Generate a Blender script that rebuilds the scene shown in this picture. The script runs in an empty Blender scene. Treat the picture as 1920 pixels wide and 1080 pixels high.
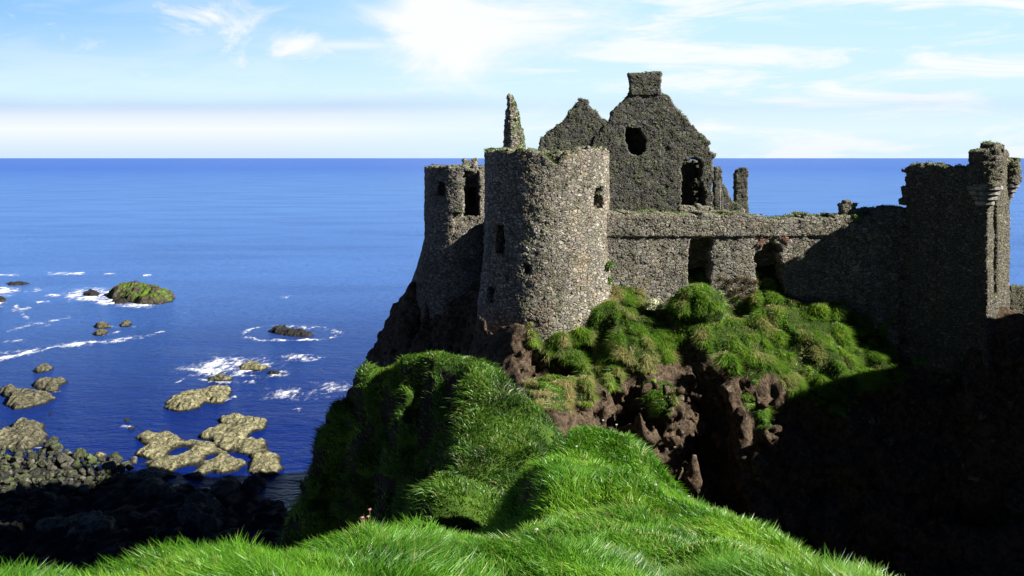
import bpy, bmesh, math, random
import numpy as np

rng = np.random.default_rng(7)
random.seed(7)
S = bpy.context.scene
COL = S.collection
R = math.radians

# ------------------------------------------------------------------ camera model
CAMZ, FPX, HOR = 35.0, 1866.67, 295.0
def px(u, v, d):
    """point seen at photo pixel (u, v) at distance d in front of the lens"""
    return ((u - 960.0) * d / FPX, d, CAMZ - (v - HOR) * d / FPX)
def sea(u, v):
    d = CAMZ * FPX / (v - HOR)
    return ((u - 960.0) * d / FPX, d, 0.0)

SUN_PHI, SUN_EL = R(19), R(33)
SUNV = np.array([math.cos(SUN_EL) * math.cos(SUN_PHI), -math.cos(SUN_EL) * math.sin(SUN_PHI), math.sin(SUN_EL)])

# ------------------------------------------------------------------ numeric helpers
def _h(i, j, k, seed):
    n = (i * np.int64(374761393) + j * np.int64(668265263) + k * np.int64(2147483647 - 58) + seed * np.int64(974634599)) & 0xFFFFFFFF
    n = ((n ^ (n >> 13)) * np.int64(1274126177)) & 0xFFFFFFFF
    n = ((n ^ (n >> 16)) * np.int64(2246822519 & 0x7FFFFFFF)) & 0xFFFFFFFF
    return ((n ^ (n >> 15)) & 0xFFFFFF) / float(0xFFFFFF)

def vnoise(x, y, z, seed=0):
    x, y, z = np.broadcast_arrays(np.asarray(x, float), np.asarray(y, float), np.asarray(z, float))
    ix, iy, iz = (np.floor(a).astype(np.int64) for a in (x, y, z))
    fx, fy, fz = x - ix, y - iy, z - iz
    fx, fy, fz = (f * f * f * (f * (f * 6 - 15) + 10) for f in (fx, fy, fz))
    out = 0
    for a in (0, 1):
        wa = fx if a else 1 - fx
        for b in (0, 1):
            wb = fy if b else 1 - fy
            for c in (0, 1):
                wc = fz if c else 1 - fz
                out = out + wa * wb * wc * _h(ix + a, iy + b, iz + c, seed)
    return out * 2 - 1

def fbm(x, y, z, scale, octs=3, seed=0, gain=.5):
    s, a, f, t = 0, 1.0, 1.0 / scale, 0
    for o in range(octs):
        s = s + a * vnoise(x * f, y * f, z * f, seed + o * 17)
        t += a; a *= gain; f *= 2.03
    return s / t

def ridged(x, y, z, scale, octs=3, seed=0):
    s, a, f, t = 0, 1.0, 1.0 / scale, 0
    for o in range(octs):
        s = s + a * (1 - 2 * np.abs(vnoise(x * f, y * f, z * f, seed + o * 13)))
        t += a; a *= .5; f *= 2.1
    return s / t

def blocks(x, y, z, sx, sz, seed=0):
    """stepped noise of stone sized cells"""
    row = np.floor(z / sz)
    off = _h(row.astype(np.int64), np.zeros_like(row, dtype=np.int64), np.zeros_like(row, dtype=np.int64), seed + 5)
    return _h(np.floor(x / sx + off).astype(np.int64), np.floor(y / sx + off).astype(np.int64), row.astype(np.int64), seed) * 2 - 1

def sstep(a, b, x):
    t = np.clip((x - a) / (b - a), 0, 1)
    return t * t * (3 - 2 * t)

def smax(a, b, k):
    h = np.clip(.5 - .5 * (b - a) / k, 0, 1)
    return b * (1 - h) + a * h + k * h * (1 - h)
def smin(a, b, k):
    return -smax(-a, -b, k)

def poly_sd(X, Z, poly):
    """signed distance (negative inside) to a 2-D polygon"""
    P = np.array(poly, float)
    best = np.full(X.shape, 1e18); inside = np.zeros(X.shape, bool)
    n = len(P)
    for i in range(n):
        ax, az = P[i]; bx, bz = P[(i + 1) % n]
        ex, ez = bx - ax, bz - az
        t = np.clip(((X - ax) * ex + (Z - az) * ez) / (ex * ex + ez * ez + 1e-12), 0, 1)
        best = np.minimum(best, (X - ax - t * ex) ** 2 + (Z - az - t * ez) ** 2)
        c = ((az > Z) != (bz > Z))
        with np.errstate(divide='ignore', invalid='ignore'):
            c &= X < (bx - ax) * (Z - az) / (bz - az if abs(bz - az) > 1e-12 else 1e-12) + ax
        inside ^= c
    d = np.sqrt(best)
    return np.where(inside, -d, d)

def rbf(points):
    P = np.array(points, float)
    XY, z = P[:, :2], P[:, 2]
    n = len(P)
    def phi(r): return np.sqrt(r * r + .25)
    A = np.zeros((n + 3, n + 3))
    A[:n, :n] = phi(np.linalg.norm(XY[:, None] - XY[None], axis=2))
    A[:n, :n] -= np.eye(n) * .02
    A[:n, n] = 1; A[:n, n + 1:] = XY
    A[n:, :n] = A[:n, n:].T
    w = np.linalg.solve(A, np.concatenate([z, [0, 0, 0]]))
    def f(X, Y):
        out = w[n] + w[n + 1] * X + w[n + 2] * Y
        for i in range(n):
            out = out + w[i] * phi(np.hypot(X - XY[i, 0], Y - XY[i, 1]))
        return out
    return f

def cells(x, y, z, scale, seed=0):
    """cellular noise: distance to the nearest joint between blocks, and a random number per block"""
    x, y, z = x / scale, y / scale, z / scale
    ix, iy, iz = (np.floor(a).astype(np.int64) for a in (x, y, z))
    f1 = np.full(x.shape, 9.0); f2 = f1.copy(); rid = np.zeros(x.shape)
    for a in (-1, 0, 1):
        for b in (-1, 0, 1):
            for c in (-1, 0, 1):
                i, j, k = ix + a, iy + b, iz + c
                dx, dy, dz = i + _h(i, j, k, seed) - x, j + _h(i, j, k, seed + 1) - y, k + _h(i, j, k, seed + 2) - z
                d = np.maximum(np.maximum(np.abs(.9 * dx + .4 * dz), np.abs(.85 * dy - .5 * dx)), np.abs(.9 * dz - .35 * dy)) * .75 + .25 * np.sqrt(dx * dx + dy * dy + dz * dz)
                nr = d < f1
                f2 = np.where(nr, f1, np.minimum(f2, d)); rid = np.where(nr, _h(i, j, k, seed + 3), rid); f1 = np.where(nr, d, f1)
    return f2 - f1, rid

def nets(F, origin, h):
    """naive surface nets: F < 0 is solid. returns verts, quads"""
    hs = np.array(h if hasattr(h, '__len__') else (h, h, h), float)
    nx, ny, nz = F.shape
    sgn = F < 0
    c = sum(sgn[a:nx - 1 + a, b:ny - 1 + b, d:nz - 1 + d].astype(np.int8) for a in (0, 1) for b in (0, 1) for d in (0, 1))
    act = (c > 0) & (c < 8)
    I = np.argwhere(act)
    idx = -np.ones(act.shape, np.int64); idx[act] = np.arange(len(I))
    acc = np.zeros((len(I), 3)); cnt = np.zeros(len(I))
    cor = [(a, b, d) for a in (0, 1) for b in (0, 1) for d in (0, 1)]
    for p in cor:
        for ax in range(3):
            if p[ax] == 1: continue
            q = list(p); q[ax] = 1
            f0 = F[I[:, 0] + p[0], I[:, 1] + p[1], I[:, 2] + p[2]]
            f1 = F[I[:, 0] + q[0], I[:, 1] + q[1], I[:, 2] + q[2]]
            m = (f0 < 0) != (f1 < 0)
            t = np.where(m, f0 / np.where(m, f0 - f1, 1), 0)
            pos = np.tile(np.array(p, float), (len(I), 1)); pos[:, ax] += t
            acc[m] += pos[m]; cnt[m] += 1
    V = (I + acc / cnt[:, None]) * hs + np.array(origin)
    quads = []
    for ax in range(3):
        a1, a2 = [(1, 2), (2, 0), (0, 1)][ax]
        sl0 = [slice(1, -1)] * 3; sl0[ax] = slice(0, -1)
        sl1 = [slice(1, -1)] * 3; sl1[ax] = slice(1, None)
        s0, s1 = sgn[tuple(sl0)], sgn[tuple(sl1)]
        E = np.argwhere(s0 != s1)
        if not len(E): continue
        flip = s0[E[:, 0], E[:, 1], E[:, 2]]
        base = E + 1; base[:, ax] -= 1
        def cell(o1, o2):
            b = base.copy(); b[:, a1] -= o1; b[:, a2] -= o2
            return idx[b[:, 0], b[:, 1], b[:, 2]]
        q = np.stack([cell(1, 1), cell(0, 1), cell(0, 0), cell(1, 0)], 1)
        q[~flip] = q[~flip][:, ::-1]
        quads.append(q)
    return V, np.concatenate(quads)

def grid3(lo, hi, h):
    ax = [np.arange(lo[i], hi[i] + h, h) for i in range(3)]
    return ax[0][:, None, None], ax[1][None, :, None], ax[2][None, None, :]

def face_data(V, Q):
    a, b = V[Q[:, 2]] - V[Q[:, 0]], V[Q[:, 3]] - V[Q[:, 1]]
    n = np.cross(a, b); l = np.linalg.norm(n, axis=1) + 1e-12
    return n / l[:, None], l * .5
def vert_normals(V, Q):
    fn, fa = face_data(V, Q)
    N = np.zeros_like(V)
    for k in range(4): np.add.at(N, Q[:, k], fn * fa[:, None])
    return N / (np.linalg.norm(N, axis=1)[:, None] + 1e-12)

# ------------------------------------------------------------------ object helpers
def make_mesh(name, V, faces, mat, attrs=None, smooth=True):
    """faces: list of int arrays, each (n, k)"""
    if not isinstance(faces, (list, tuple)): faces = [faces]
    me = bpy.data.meshes.new(name)
    V = np.ascontiguousarray(V, np.float32)
    me.vertices.add(len(V)); me.vertices.foreach_set('co', V.ravel())
    loops = np.concatenate([f.ravel() for f in faces]).astype(np.int32)
    starts, p = [], 0
    for f in faces:
        starts.append(p + np.arange(len(f)) * f.shape[1]); p += f.size
    starts = np.concatenate(starts).astype(np.int32)
    me.loops.add(len(loops)); me.loops.foreach_set('vertex_index', loops)
    me.polygons.add(len(starts)); me.polygons.foreach_set('loop_start', starts)
    me.update(calc_edges=True)
    me.polygons.foreach_set('use_smooth', np.full(len(starts), smooth, bool))
    for k, a in (attrs or {}).items():
        a = np.asarray(a, np.float32)
        if a.ndim == 1:
            me.attributes.new(k, 'FLOAT', 'POINT').data.foreach_set('value', a)
        else:
            me.attributes.new(k, 'FLOAT_COLOR', 'POINT').data.foreach_set('color', a.ravel())
    me.materials.append(mat)
    return me

def obj(name, V, faces, mat, parent=None, attrs=None, smooth=True, loc=None):
    V = np.asarray(V, float)
    if parent is not None: V = V - np.array(world_loc(parent))
    elif loc is not None: V = V - np.array(loc)
    o = bpy.data.objects.new(name, make_mesh(name, V, faces, mat, attrs, smooth))
    COL.objects.link(o)
    if parent is not None: o.parent = parent
    elif loc is not None: o.location = loc
    return o
def world_loc(o):
    l = np.array(o.location)
    while o.parent is not None:
        o = o.parent; l = l + np.array(o.location)
    return l
def tag(o, label, cat, group=None, kind=None):
    if label: o['label'] = label
    if cat: o['category'] = cat
    if group: o['group'] = group
    if kind: o['kind'] = kind
    return o
def thing(name, label, cat, loc, group=None):
    o = bpy.data.objects.new(name, None); o.empty_display_size = .3
    o.location = loc; COL.objects.link(o)
    return tag(o, label, cat, group)

# ------------------------------------------------------------------ materials
class NT:
    def __init__(s, name, world=False):
        if world:
            s.m = bpy.data.worlds.new(name)
        else:
            s.m = bpy.data.materials.new(name)
        s.m.use_nodes = True
        s.t = s.m.node_tree; s.t.nodes.clear()
    def n(s, typ, ins=None, **kw):
        nd = s.t.nodes.new(typ)
        for k, v in kw.items(): setattr(nd, k, v)
        for k, v in (ins or {}).items():
            sock = nd.inputs[k]
            if isinstance(v, bpy.types.NodeSocket): s.t.links.new(v, sock)
            else: sock.default_value = v
        return nd
    def math(s, op, a, b=0.0, c=None, clamp=False):
        ins = {0: a, 1: b}
        if c is not None: ins[2] = c
        return s.n('ShaderNodeMath', ins, operation=op, use_clamp=clamp).outputs[0]
    def vmath(s, op, a, b):
        return s.n('ShaderNodeVectorMath', {0: a, 1: b}, operation=op).outputs[0]
    def mix(s, f, a, b, mode='MIX'):
        nd = s.n('ShaderNodeMix', data_type='RGBA', blend_type=mode)
        for k, v in ((0, f), (6, a), (7, b)):
            if isinstance(v, bpy.types.NodeSocket): s.t.links.new(v, nd.inputs[k])
            else: nd.inputs[k].default_value = v if k == 0 else (*v, 1)
        return nd.outputs[2]
    def ramp(s, f, stops, interp='LINEAR'):
        nd = s.n('ShaderNodeValToRGB', {0: f})
        nd.color_ramp.interpolation = interp
        e = nd.color_ramp.elements
        while len(e) < len(stops): e.new(.5)
        for el, (p, c) in zip(e, stops):
            el.position = p; el.color = (*c, 1) if len(c) == 3 else c
        return nd.outputs[0]
    def mrange(s, f, a, b, c=0.0, d=1.0, smooth=True):
        nd = s.n('ShaderNodeMapRange', {0: f, 1: a, 2: b, 3: c, 4: d})
        nd.interpolation_type = 'SMOOTHSTEP' if smooth else 'LINEAR'
        return nd.outputs[0]
    def noise(s, vec, scale, detail=3, rough=.55, dist=0.0):
        return s.n('ShaderNodeTexNoise', {'Vector': vec, 'Scale': scale, 'Detail': detail, 'Roughness': rough, 'Distortion': dist})
    def attr(s, name):
        return s.n('ShaderNodeAttribute', attribute_name=name)

def C(r, g, b): return (r, g, b)

def stone_material(name, cols, moss=.5, bump=.075, size=(4.5, 4.5, 6.8), orange=0.0):
    T = NT(name)
    geo = T.n('ShaderNodeNewGeometry')
    pos = geo.outputs['Position']
    warp = T.noise(pos, 1.3, 2)
    w = T.vmath('SUBTRACT', warp.outputs['Color'], (.5, .5, .5))
    p2 = T.vmath('MULTIPLY_ADD', w, (.35, .35, .25)) if False else T.vmath('ADD', pos, T.vmath('MULTIPLY', w, (.45, .45, .28)))
    p3 = T.vmath('MULTIPLY', p2, size)
    sel = T.mrange(T.noise(pos, .8, 3, .6).outputs[0], .46, .54)
    p3 = T.n('ShaderNodeMix', data_type='VECTOR', clamp_factor=True)
    pa = T.vmath('MULTIPLY', p2, size); pb = T.vmath('MULTIPLY', p2, (size[0] * .66, size[1] * .66, size[2] * .72))
    T.t.links.new(sel, p3.inputs[0]); T.t.links.new(pa, p3.inputs[4]); T.t.links.new(pb, p3.inputs[5])
    p3 = p3.outputs[1]
    selr = T.math('GREATER_THAN', sel, .5)
    p3 = T.vmath('ADD', T.vmath('MULTIPLY', pa, T.vmath('SUBTRACT', (1, 1, 1), selr)), T.vmath('MULTIPLY', pb, selr))
    ve = T.n('ShaderNodeTexVoronoi', {'Vector': p3, 'Scale': 1.0, 'Randomness': .92}, feature='DISTANCE_TO_EDGE')
    vc = T.n('ShaderNodeTexVoronoi', {'Vector': p3, 'Scale': 1.0, 'Randomness': .92}, feature='F1')
    rnd = T.n('ShaderNodeSeparateColor', {0: vc.outputs['Color']})
    fine = T.noise(pos, 9, 4, .65)
    big = T.noise(pos, .35, 4, .6)
    base = T.ramp(rnd.outputs[0], cols)
    strk = T.noise(T.vmath('MULTIPLY', pos, (1.6, 1.6, .22)), 1, 4, .6).outputs[0]
    base = T.mix(T.mrange(strk, .5, .68, 0, .6), base, T.mix(.6, base, C(.03, .028, .026)))
    # weathering: broad patches and lichen flecks
    base = T.mix(T.mrange(big.outputs[0], .38, .68), base, T.mix(.5, base, C(.10, .095, .085)))
    if orange:
        om = T.math('MULTIPLY', T.mrange(rnd.outputs[1], .55, .95), T.mrange(T.noise(pos, .5, 2).outputs[0], .42, .62))
        base = T.mix(T.math('MULTIPLY', om, orange), base, C(.42, .24, .12))
    base = T.mix(T.mrange(fine.outputs[0], .40, .66, 0, .8), base, T.mix(.5, base, C(.03, .028, .025)))
    li = T.noise(pos, 3.1, 5, .7)
    base = T.mix(T.mrange(li.outputs[0], .60, .72, 0, .6), base, C(.40, .39, .33))
    joint = T.mrange(ve.outputs['Distance'], .0, .14)
    base = T.mix(T.math('MULTIPLY', T.math('SUBTRACT', 1.0, joint), .6), base, C(.03, .027, .023))
    nz = T.n('ShaderNodeSeparateXYZ', {0: geo.outputs['Normal']}).outputs[2]
    ms = T.math('MULTIPLY', T.mrange(nz, .35, .85), T.mrange(T.noise(pos, 1.1, 3).outputs[0], .35, .6))
    base = T.mix(T.math('MULTIPLY', ms, moss), base, C(.09, .13, .02))
    b = T.n('ShaderNodeBsdfPrincipled', {'Base Color': base, 'Roughness': .92, 'Specular IOR Level': .15})
    hgt = T.math('ADD', T.math('MULTIPLY', joint, T.math('ADD', .6, T.math('MULTIPLY', rnd.outputs[2], .8))), T.math('MULTIPLY', fine.outputs[0], .8))
    dsp = T.n('ShaderNodeDisplacement', {'Height': hgt, 'Midlevel': .8, 'Scale': bump})
    out = T.n('ShaderNodeOutputMaterial', {'Surface': b.outputs[0], 'Displacement': dsp.outputs[0]})
    T.m.displacement_method = 'BOTH'
    return T.m

WARM = [(0, (.11, .095, .072)), (.3, (.29, .26, .22)), (.55, (.20, .187, .168)), (.8, (.46, .42, .36)), (1, (.08, .073, .063))]
GREY = [(0, (.12, .108, .096)), (.35, (.28, .255, .222)), (.6, (.18, .166, .148)), (.85, (.40, .37, .33)), (1, (.08, .072, .068))]
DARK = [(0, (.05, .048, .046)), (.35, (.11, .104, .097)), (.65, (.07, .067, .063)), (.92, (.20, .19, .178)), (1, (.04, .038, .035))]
BLCK = [(0, (.035, .032, .03)), (.4, (.06, .055, .05)), (.7, (.045, .042, .04)), (1, (.09, .085, .08))]
M_tower = stone_material('warm_rubble', WARM, orange=.4)
M_wall = stone_material('grey_rubble', GREY, orange=.25)
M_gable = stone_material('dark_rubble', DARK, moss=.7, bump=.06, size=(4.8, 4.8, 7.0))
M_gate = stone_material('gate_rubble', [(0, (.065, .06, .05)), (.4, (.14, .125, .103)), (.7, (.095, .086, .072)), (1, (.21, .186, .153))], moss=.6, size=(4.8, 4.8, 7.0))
M_ashlar = stone_material('pale_ashlar', [(0, (.18, .17, .155)), (1, (.32, .305, .28))], moss=.1, bump=.015, size=(1.5, 1.5, 3))

def terrain_material(name, rockcols, grasscols, bump=.32):
    T = NT(name)
    geo = T.n('ShaderNodeNewGeometry'); pos = geo.outputs['Position']
    g = T.attr('grassy').outputs['Fac']
    n1 = T.noise(pos, .55, 5, .62); n2 = T.noise(pos, 3.2, 5, .65)
    vor = T.n('ShaderNodeTexVoronoi', {'Vector': T.vmath('ADD', pos, T.vmath('MULTIPLY', n1.outputs['Color'], (1.6, 1.6, 1.6))), 'Scale': .9}, feature='DISTANCE_TO_EDGE')
    n3 = T.noise(pos, 1.5, 6, .72, .6)
    rock = T.ramp(T.math('ADD', T.math('MULTIPLY', n1.outputs[0], .45), T.math('MULTIPLY', n3.outputs[0], .55)), rockcols)
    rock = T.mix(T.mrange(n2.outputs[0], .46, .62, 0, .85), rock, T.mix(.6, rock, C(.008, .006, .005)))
    rock = T.mix(T.mrange(T.noise(pos, 2.3, 5, .75).outputs[0], .61, .70, 0, .6), rock, C(.20, .185, .16))
    gr = T.ramp(T.noise(pos, 1.2, 4, .7).outputs[0], grasscols)
    gm = T.mrange(T.math('ADD', g, T.math('MULTIPLY', T.math('SUBTRACT', n2.outputs[0], .5), .7)), .4, .6)
    col = T.mix(gm, rock, gr)
    b = T.n('ShaderNodeBsdfPrincipled', {'Base Color': col, 'Roughness': .95, 'Specular IOR Level': .08})
    h = T.math('ADD', T.math('MULTIPLY', n2.outputs[0], .7), T.math('MULTIPLY', n3.outputs[0], 1.3))
    bp = T.n('ShaderNodeBump', {'Height': h, 'Distance': bump, 'Strength': .9})
    T.t.links.new(bp.outputs[0], b.inputs['Normal'])
    T.n('ShaderNodeOutputMaterial', {'Surface': b.outputs[0]})
    return T.m
ROCKC = [(0, (.008, .0065, .005)), (.40, (.028, .020, .013)), (.48, (.115, .083, .056)), (.55, (.038, .027, .018)), (.64, (.23, .19, .145)), (.72, (.06, .05, .038)), (1, (.10, .085, .065))]  # near-black and pale bands put dark cavities and lit parts into the colour
ROCKD = [(0, (.012, .01, .009)), (.45, (.03, .025, .02)), (.6, (.02, .017, .015)), (1, (.045, .04, .036))]
SOIL = [(.3, (.012, .02, .005)), (.55, (.03, .055, .009)), (.75, (.06, .05, .025))]
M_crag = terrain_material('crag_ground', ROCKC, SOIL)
M_hill = terrain_material('hill_ground', ROCKC, [(.3, (.025, .06, .008)), (.6, (.06, .12, .014)), (.8, (.09, .12, .025))], .1)
M_dark = terrain_material('dark_cliff', ROCKD, SOIL)
M_mound = terrain_material('mound_ground', ROCKD, [(.3, (.022, .045, .008)), (.6, (.045, .09, .012)), (.8, (.06, .07, .02))], .2)

def blade_material(name, ramp, straw, trans=.45):
    T = NT(name)
    tint = T.attr('tint').outputs['Fac']; st = T.attr('straw').outputs['Fac']
    col = T.mix(st, T.ramp(tint, ramp), straw)
    d = T.n('ShaderNodeBsdfDiffuse', {'Color': col})
    t = T.n('ShaderNodeBsdfTranslucent', {'Color': col})
    g = T.n('ShaderNodeBsdfGlossy', {'Color': (.9, .95, 1, 1), 'Roughness': .45})
    m = T.n('ShaderNodeMixShader', {0: trans, 1: d.outputs[0], 2: t.outputs[0]})
    m2 = T.n('ShaderNodeMixShader', {0: .03, 1: m.outputs[0], 2: g.outputs[0]})
    T.n('ShaderNodeOutputMaterial', {'Surface': m2.outputs[0]})
    return T.m
M_grass = blade_material('bright_grass', [(0, (.028, .11, .006)), (.5, (.105, .29, .014)), (1, (.23, .42, .025))], C(.40, .38, .14))
M_turf = blade_material('cliff_turf', [(0, (.028, .09, .006)), (.5, (.10, .24, .014)), (1, (.27, .40, .035))], C(.44, .36, .18), .4)
M_mound_turf = blade_material('mound_turf', [(0, (.016, .05, .004)), (.5, (.058, .15, .009)), (1, (.15, .25, .02))], C(.28, .24, .11), .35)
M_dry = blade_material('dry_stems', [(0, (.10, .07, .035)), (1, (.20, .15, .08))], C(.25, .20, .12), .3)
M_leaf = blade_material('leaf_green', [(0, (.04, .10, .012)), (1, (.12, .22, .03))], C(.2, .2, .05), .35)
M_cream = blade_material('cream_blossom', [(0, (.30, .32, .16)), (1, (.6, .6, .42))], C(.6, .6, .4), .3)
M_pink = blade_material('pink_petals', [(0, (.50, .16, .25)), (1, (.65, .3, .4))], C(.6, .3, .4), .3)
M_white = blade_material('white_petals', [(0, (.6, .6, .55)), (1, (.8, .8, .75))], C(.7, .7, .6), .3)

def searock_material(name, c0, c1, c2, wet=.35, green=0.0, vary=False):
    T = NT(name)
    geo = T.n('ShaderNodeNewGeometry'); pos = geo.outputs['Position']
    n1 = T.noise(pos, .6, 6, .7); n2 = T.noise(pos, 2.2, 6, .75)
    vor = T.n('ShaderNodeTexVoronoi', {'Vector': T.vmath('ADD', T.vmath('MULTIPLY', pos, (.8, .35, .8)), T.vmath('MULTIPLY', n1.outputs['Color'], (1.5, 1.5, 1.5))), 'Scale': .9}, feature='DISTANCE_TO_EDGE')
    col = T.ramp(n1.outputs[0], [(.25, c0), (.5, c1), (.75, c2)])
    col = T.mix(T.mrange(n2.outputs[0], .45, .58, 0, .9), col, T.mix(.75, col, C(.025, .026, .015)))
    col = T.mix(T.mrange(vor.outputs[0], 0, .05, .5, 0), col, C(.02, .02, .018))
    if vary:
        rn = T.n('ShaderNodeObjectInfo').outputs['Random']
        col = T.mix(1.0, col, T.ramp(rn, [(0, (.45, .48, .42)), (.5, (.9, .9, .85)), (1, (1.5, 1.45, 1.35))]), 'MULTIPLY')
    if green:
        gm = T.mrange(T.noise(pos, .33, 4, .6).outputs[0], .45, .58)
        nz = T.n('ShaderNodeSeparateXYZ', {0: geo.outputs['Normal']}).outputs[2]
        col = T.mix(T.math('MULTIPLY', T.math('MULTIPLY', gm, green), T.mrange(nz, .5, .8)), col, C(.10, .17, .018))
    z = T.n('ShaderNodeSeparateXYZ', {0: pos}).outputs[2]
    wn = T.math('ADD', z, T.math('MULTIPLY', T.math('SUBTRACT', n1.outputs[0], .5), .5))
    col = T.mix(T.mrange(wn, wet * .3, wet, 1, 0), col, C(.018, .017, .014))
    b = T.n('ShaderNodeBsdfPrincipled', {'Base Color': col, 'Roughness': .85, 'Specular IOR Level': .2})
    bp = T.n('ShaderNodeBump', {'Height': T.math('ADD', n2.outputs[0], T.mrange(vor.outputs[0], 0, .25)), 'Distance': .6, 'Strength': 1.0})
    T.t.links.new(bp.outputs[0], b.inputs['Normal'])
    T.n('ShaderNodeOutputMaterial', {'Surface': b.outputs[0]})
    return T.m
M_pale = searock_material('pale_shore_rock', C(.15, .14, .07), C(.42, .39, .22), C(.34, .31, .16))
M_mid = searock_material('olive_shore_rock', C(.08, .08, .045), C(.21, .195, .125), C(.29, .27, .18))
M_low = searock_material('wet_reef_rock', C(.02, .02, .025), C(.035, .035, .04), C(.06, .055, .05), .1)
M_isle = searock_material('green_islet_rock', C(.06, .05, .035), C(.11, .09, .065), C(.20, .17, .12), .4, 1.0)
M_bould = searock_material('beach_boulder', C(.05, .055, .04), C(.12, .118, .10), C(.24, .23, .20), .05, .55, True)
M_shore = searock_material('dark_shore', C(.015, .018, .014), C(.03, .032, .026), C(.05, .05, .04), .03)

# ------------------------------------------------------------------ terrain height functions
P = px
A_pts = [P(60, 1085, 9.2), P(300, 1040, 11), P(450, 1022, 12), P(600, 1010, 13), P(690, 1003, 14), P(760, 985, 15), P(830, 1000, 15.6), P(880, 1012, 15.5),
         P(935, 1025, 15), P(500, 1090, 9.5), P(950, 1085, 11.5), P(1100, 1040, 15), P(1300, 1085, 12.3),
         P(997, 965, 20.5), P(1004, 915, 23), P(1012, 870, 25.5), P(1034, 822, 28.5), P(1060, 806, 30), P(1110, 812, 30.6), P(1160, 825, 31), P(1205, 848, 31),
         P(1245, 890, 30), P(1350, 950, 25), P(1440, 1008, 20), P(1560, 1048, 15.5), P(1690, 1085, 12.3),
         P(1100, 860, 28), P(1150, 950, 21.5), P(1080, 950, 21.5), P(1300, 1000, 18.2), P(1200, 900, 27), P(1200, 1040, 15.2),
         # bank under the ridge's sea side, saddle towards the mound
         *[(a, b, c - 1.0) for a, b, c in (P(1012, 850, 30.5), P(972, 892, 30), P(950, 930, 29), P(895, 965, 27.4), P(858, 990, 25.5))], *[(a, b, c - .6) for a, b, c in (P(990, 925, 24.6), P(966, 965, 22.7), P(925, 1004, 19.6))], (-1.8, 28, 22.4), (-.8, 31, 22), (.2, 33, 20.5), (-1.5, 20, 25.6), (-2.1, 22, 23.6),
         (-2.5, 19, 24.5), (-3.5, 18, 23.5), (-5.5, 16, 22), (-8.5, 15, 18),
         (-6, 12.0, 29.4), (-8, 9.5, 27.8), (-9, 13, 21), (-12, 9, 18), (-14, 14, 8), (-5, 22, 15), (-10, 20, 4), (-16, 0, 24), (-24, 6, 4),
         # gully side
         (6.5, 31, 22), (8, 27, 23.5), (7.5, 34, 15), (12, 26, 16), (3.5, 34, 19), (8.5, 21, 25.6), (14, 20, 17), (9.5, 16, 26.5), (16, 13, 20), (10, 11, 28.5), (20, 24, 9), (15, 33, 8), (20, 6, 24),
         (0, 0, 33.2), (-5, 0, 32.0), (6, 0, 32.5), (0, -8, 34), (16, -6, 31), (-5, 5, 31.4), (5, 5, 31.9), (0, 37, 15), (-4, 30, 14)]
B_pts = [P(660, 722, 46.5), P(690, 695, 46), P(740, 674, 45.4), P(800, 678, 44), P(850, 668, 44.5), P(905, 670, 44), P(950, 700, 43.4), P(1000, 745, 42.3), P(1042, 790, 41),
         P(838, 735, 42), P(850, 775, 40), P(852, 835, 37.2), P(806, 892, 34.6), P(765, 945, 32.6), P(850, 985, 31.5), P(920, 960, 33), P(930, 880, 36), P(930, 800, 38.6), P(970, 830, 37.5), P(900, 740, 41.2), P(990, 890, 35.5), P(1010, 830, 37.5), P(870, 900, 34.8), P(890, 830, 37.4),
         P(700, 712, 45.3), P(760, 728, 43.8), P(650, 742, 46.8), P(618, 768, 46.8), P(592, 797, 47), P(580, 845, 46.8), P(558, 900, 46.4), P(545, 940, 46),
         P(700, 770, 45.6), P(770, 790, 43.8), P(820, 800, 42.4), P(640, 820, 46.4), P(700, 850, 44.8), P(770, 850, 43.0), P(825, 850, 41.2), P(620, 900, 46), P(700, 930, 43.6), P(760, 910, 41), P(790, 930, 38), P(735, 960, 40),
         (-7, 48.0, 22.8), (-5.6, 46.6, 25.3), (-5.5, 48, 24.6), (-4, 46, 25.6), (-4, 47.6, 24.9), (-2.5, 46.5, 25.6), (-1.2, 46.2, 25.6), (0, 45.6, 25.0), (1, 44.6, 23.6), (-11.5, 45, 14), (-14, 45, 0), (-13, 38, 2), (-9, 36, 10), (-6, 33, 15), (-5, 36.5, 16), (-13, 50, 10), (-10.5, 51, 18), (-15, 53, 0), (-6, 51, 20), (0, 49, 21), (3, 46.5, 21), (-6, 55, 15), (0, 53, 17), (4, 51, 18),
         (4, 42, 21), (3, 37, 20), (5, 39, 17), (1, 30.5, 19), (-3, 28, 17), (8, 44, 14), (10, 38, 8), (-12, 28, 0), (-4, 58, 10), (-16, 58, 0)]
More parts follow.
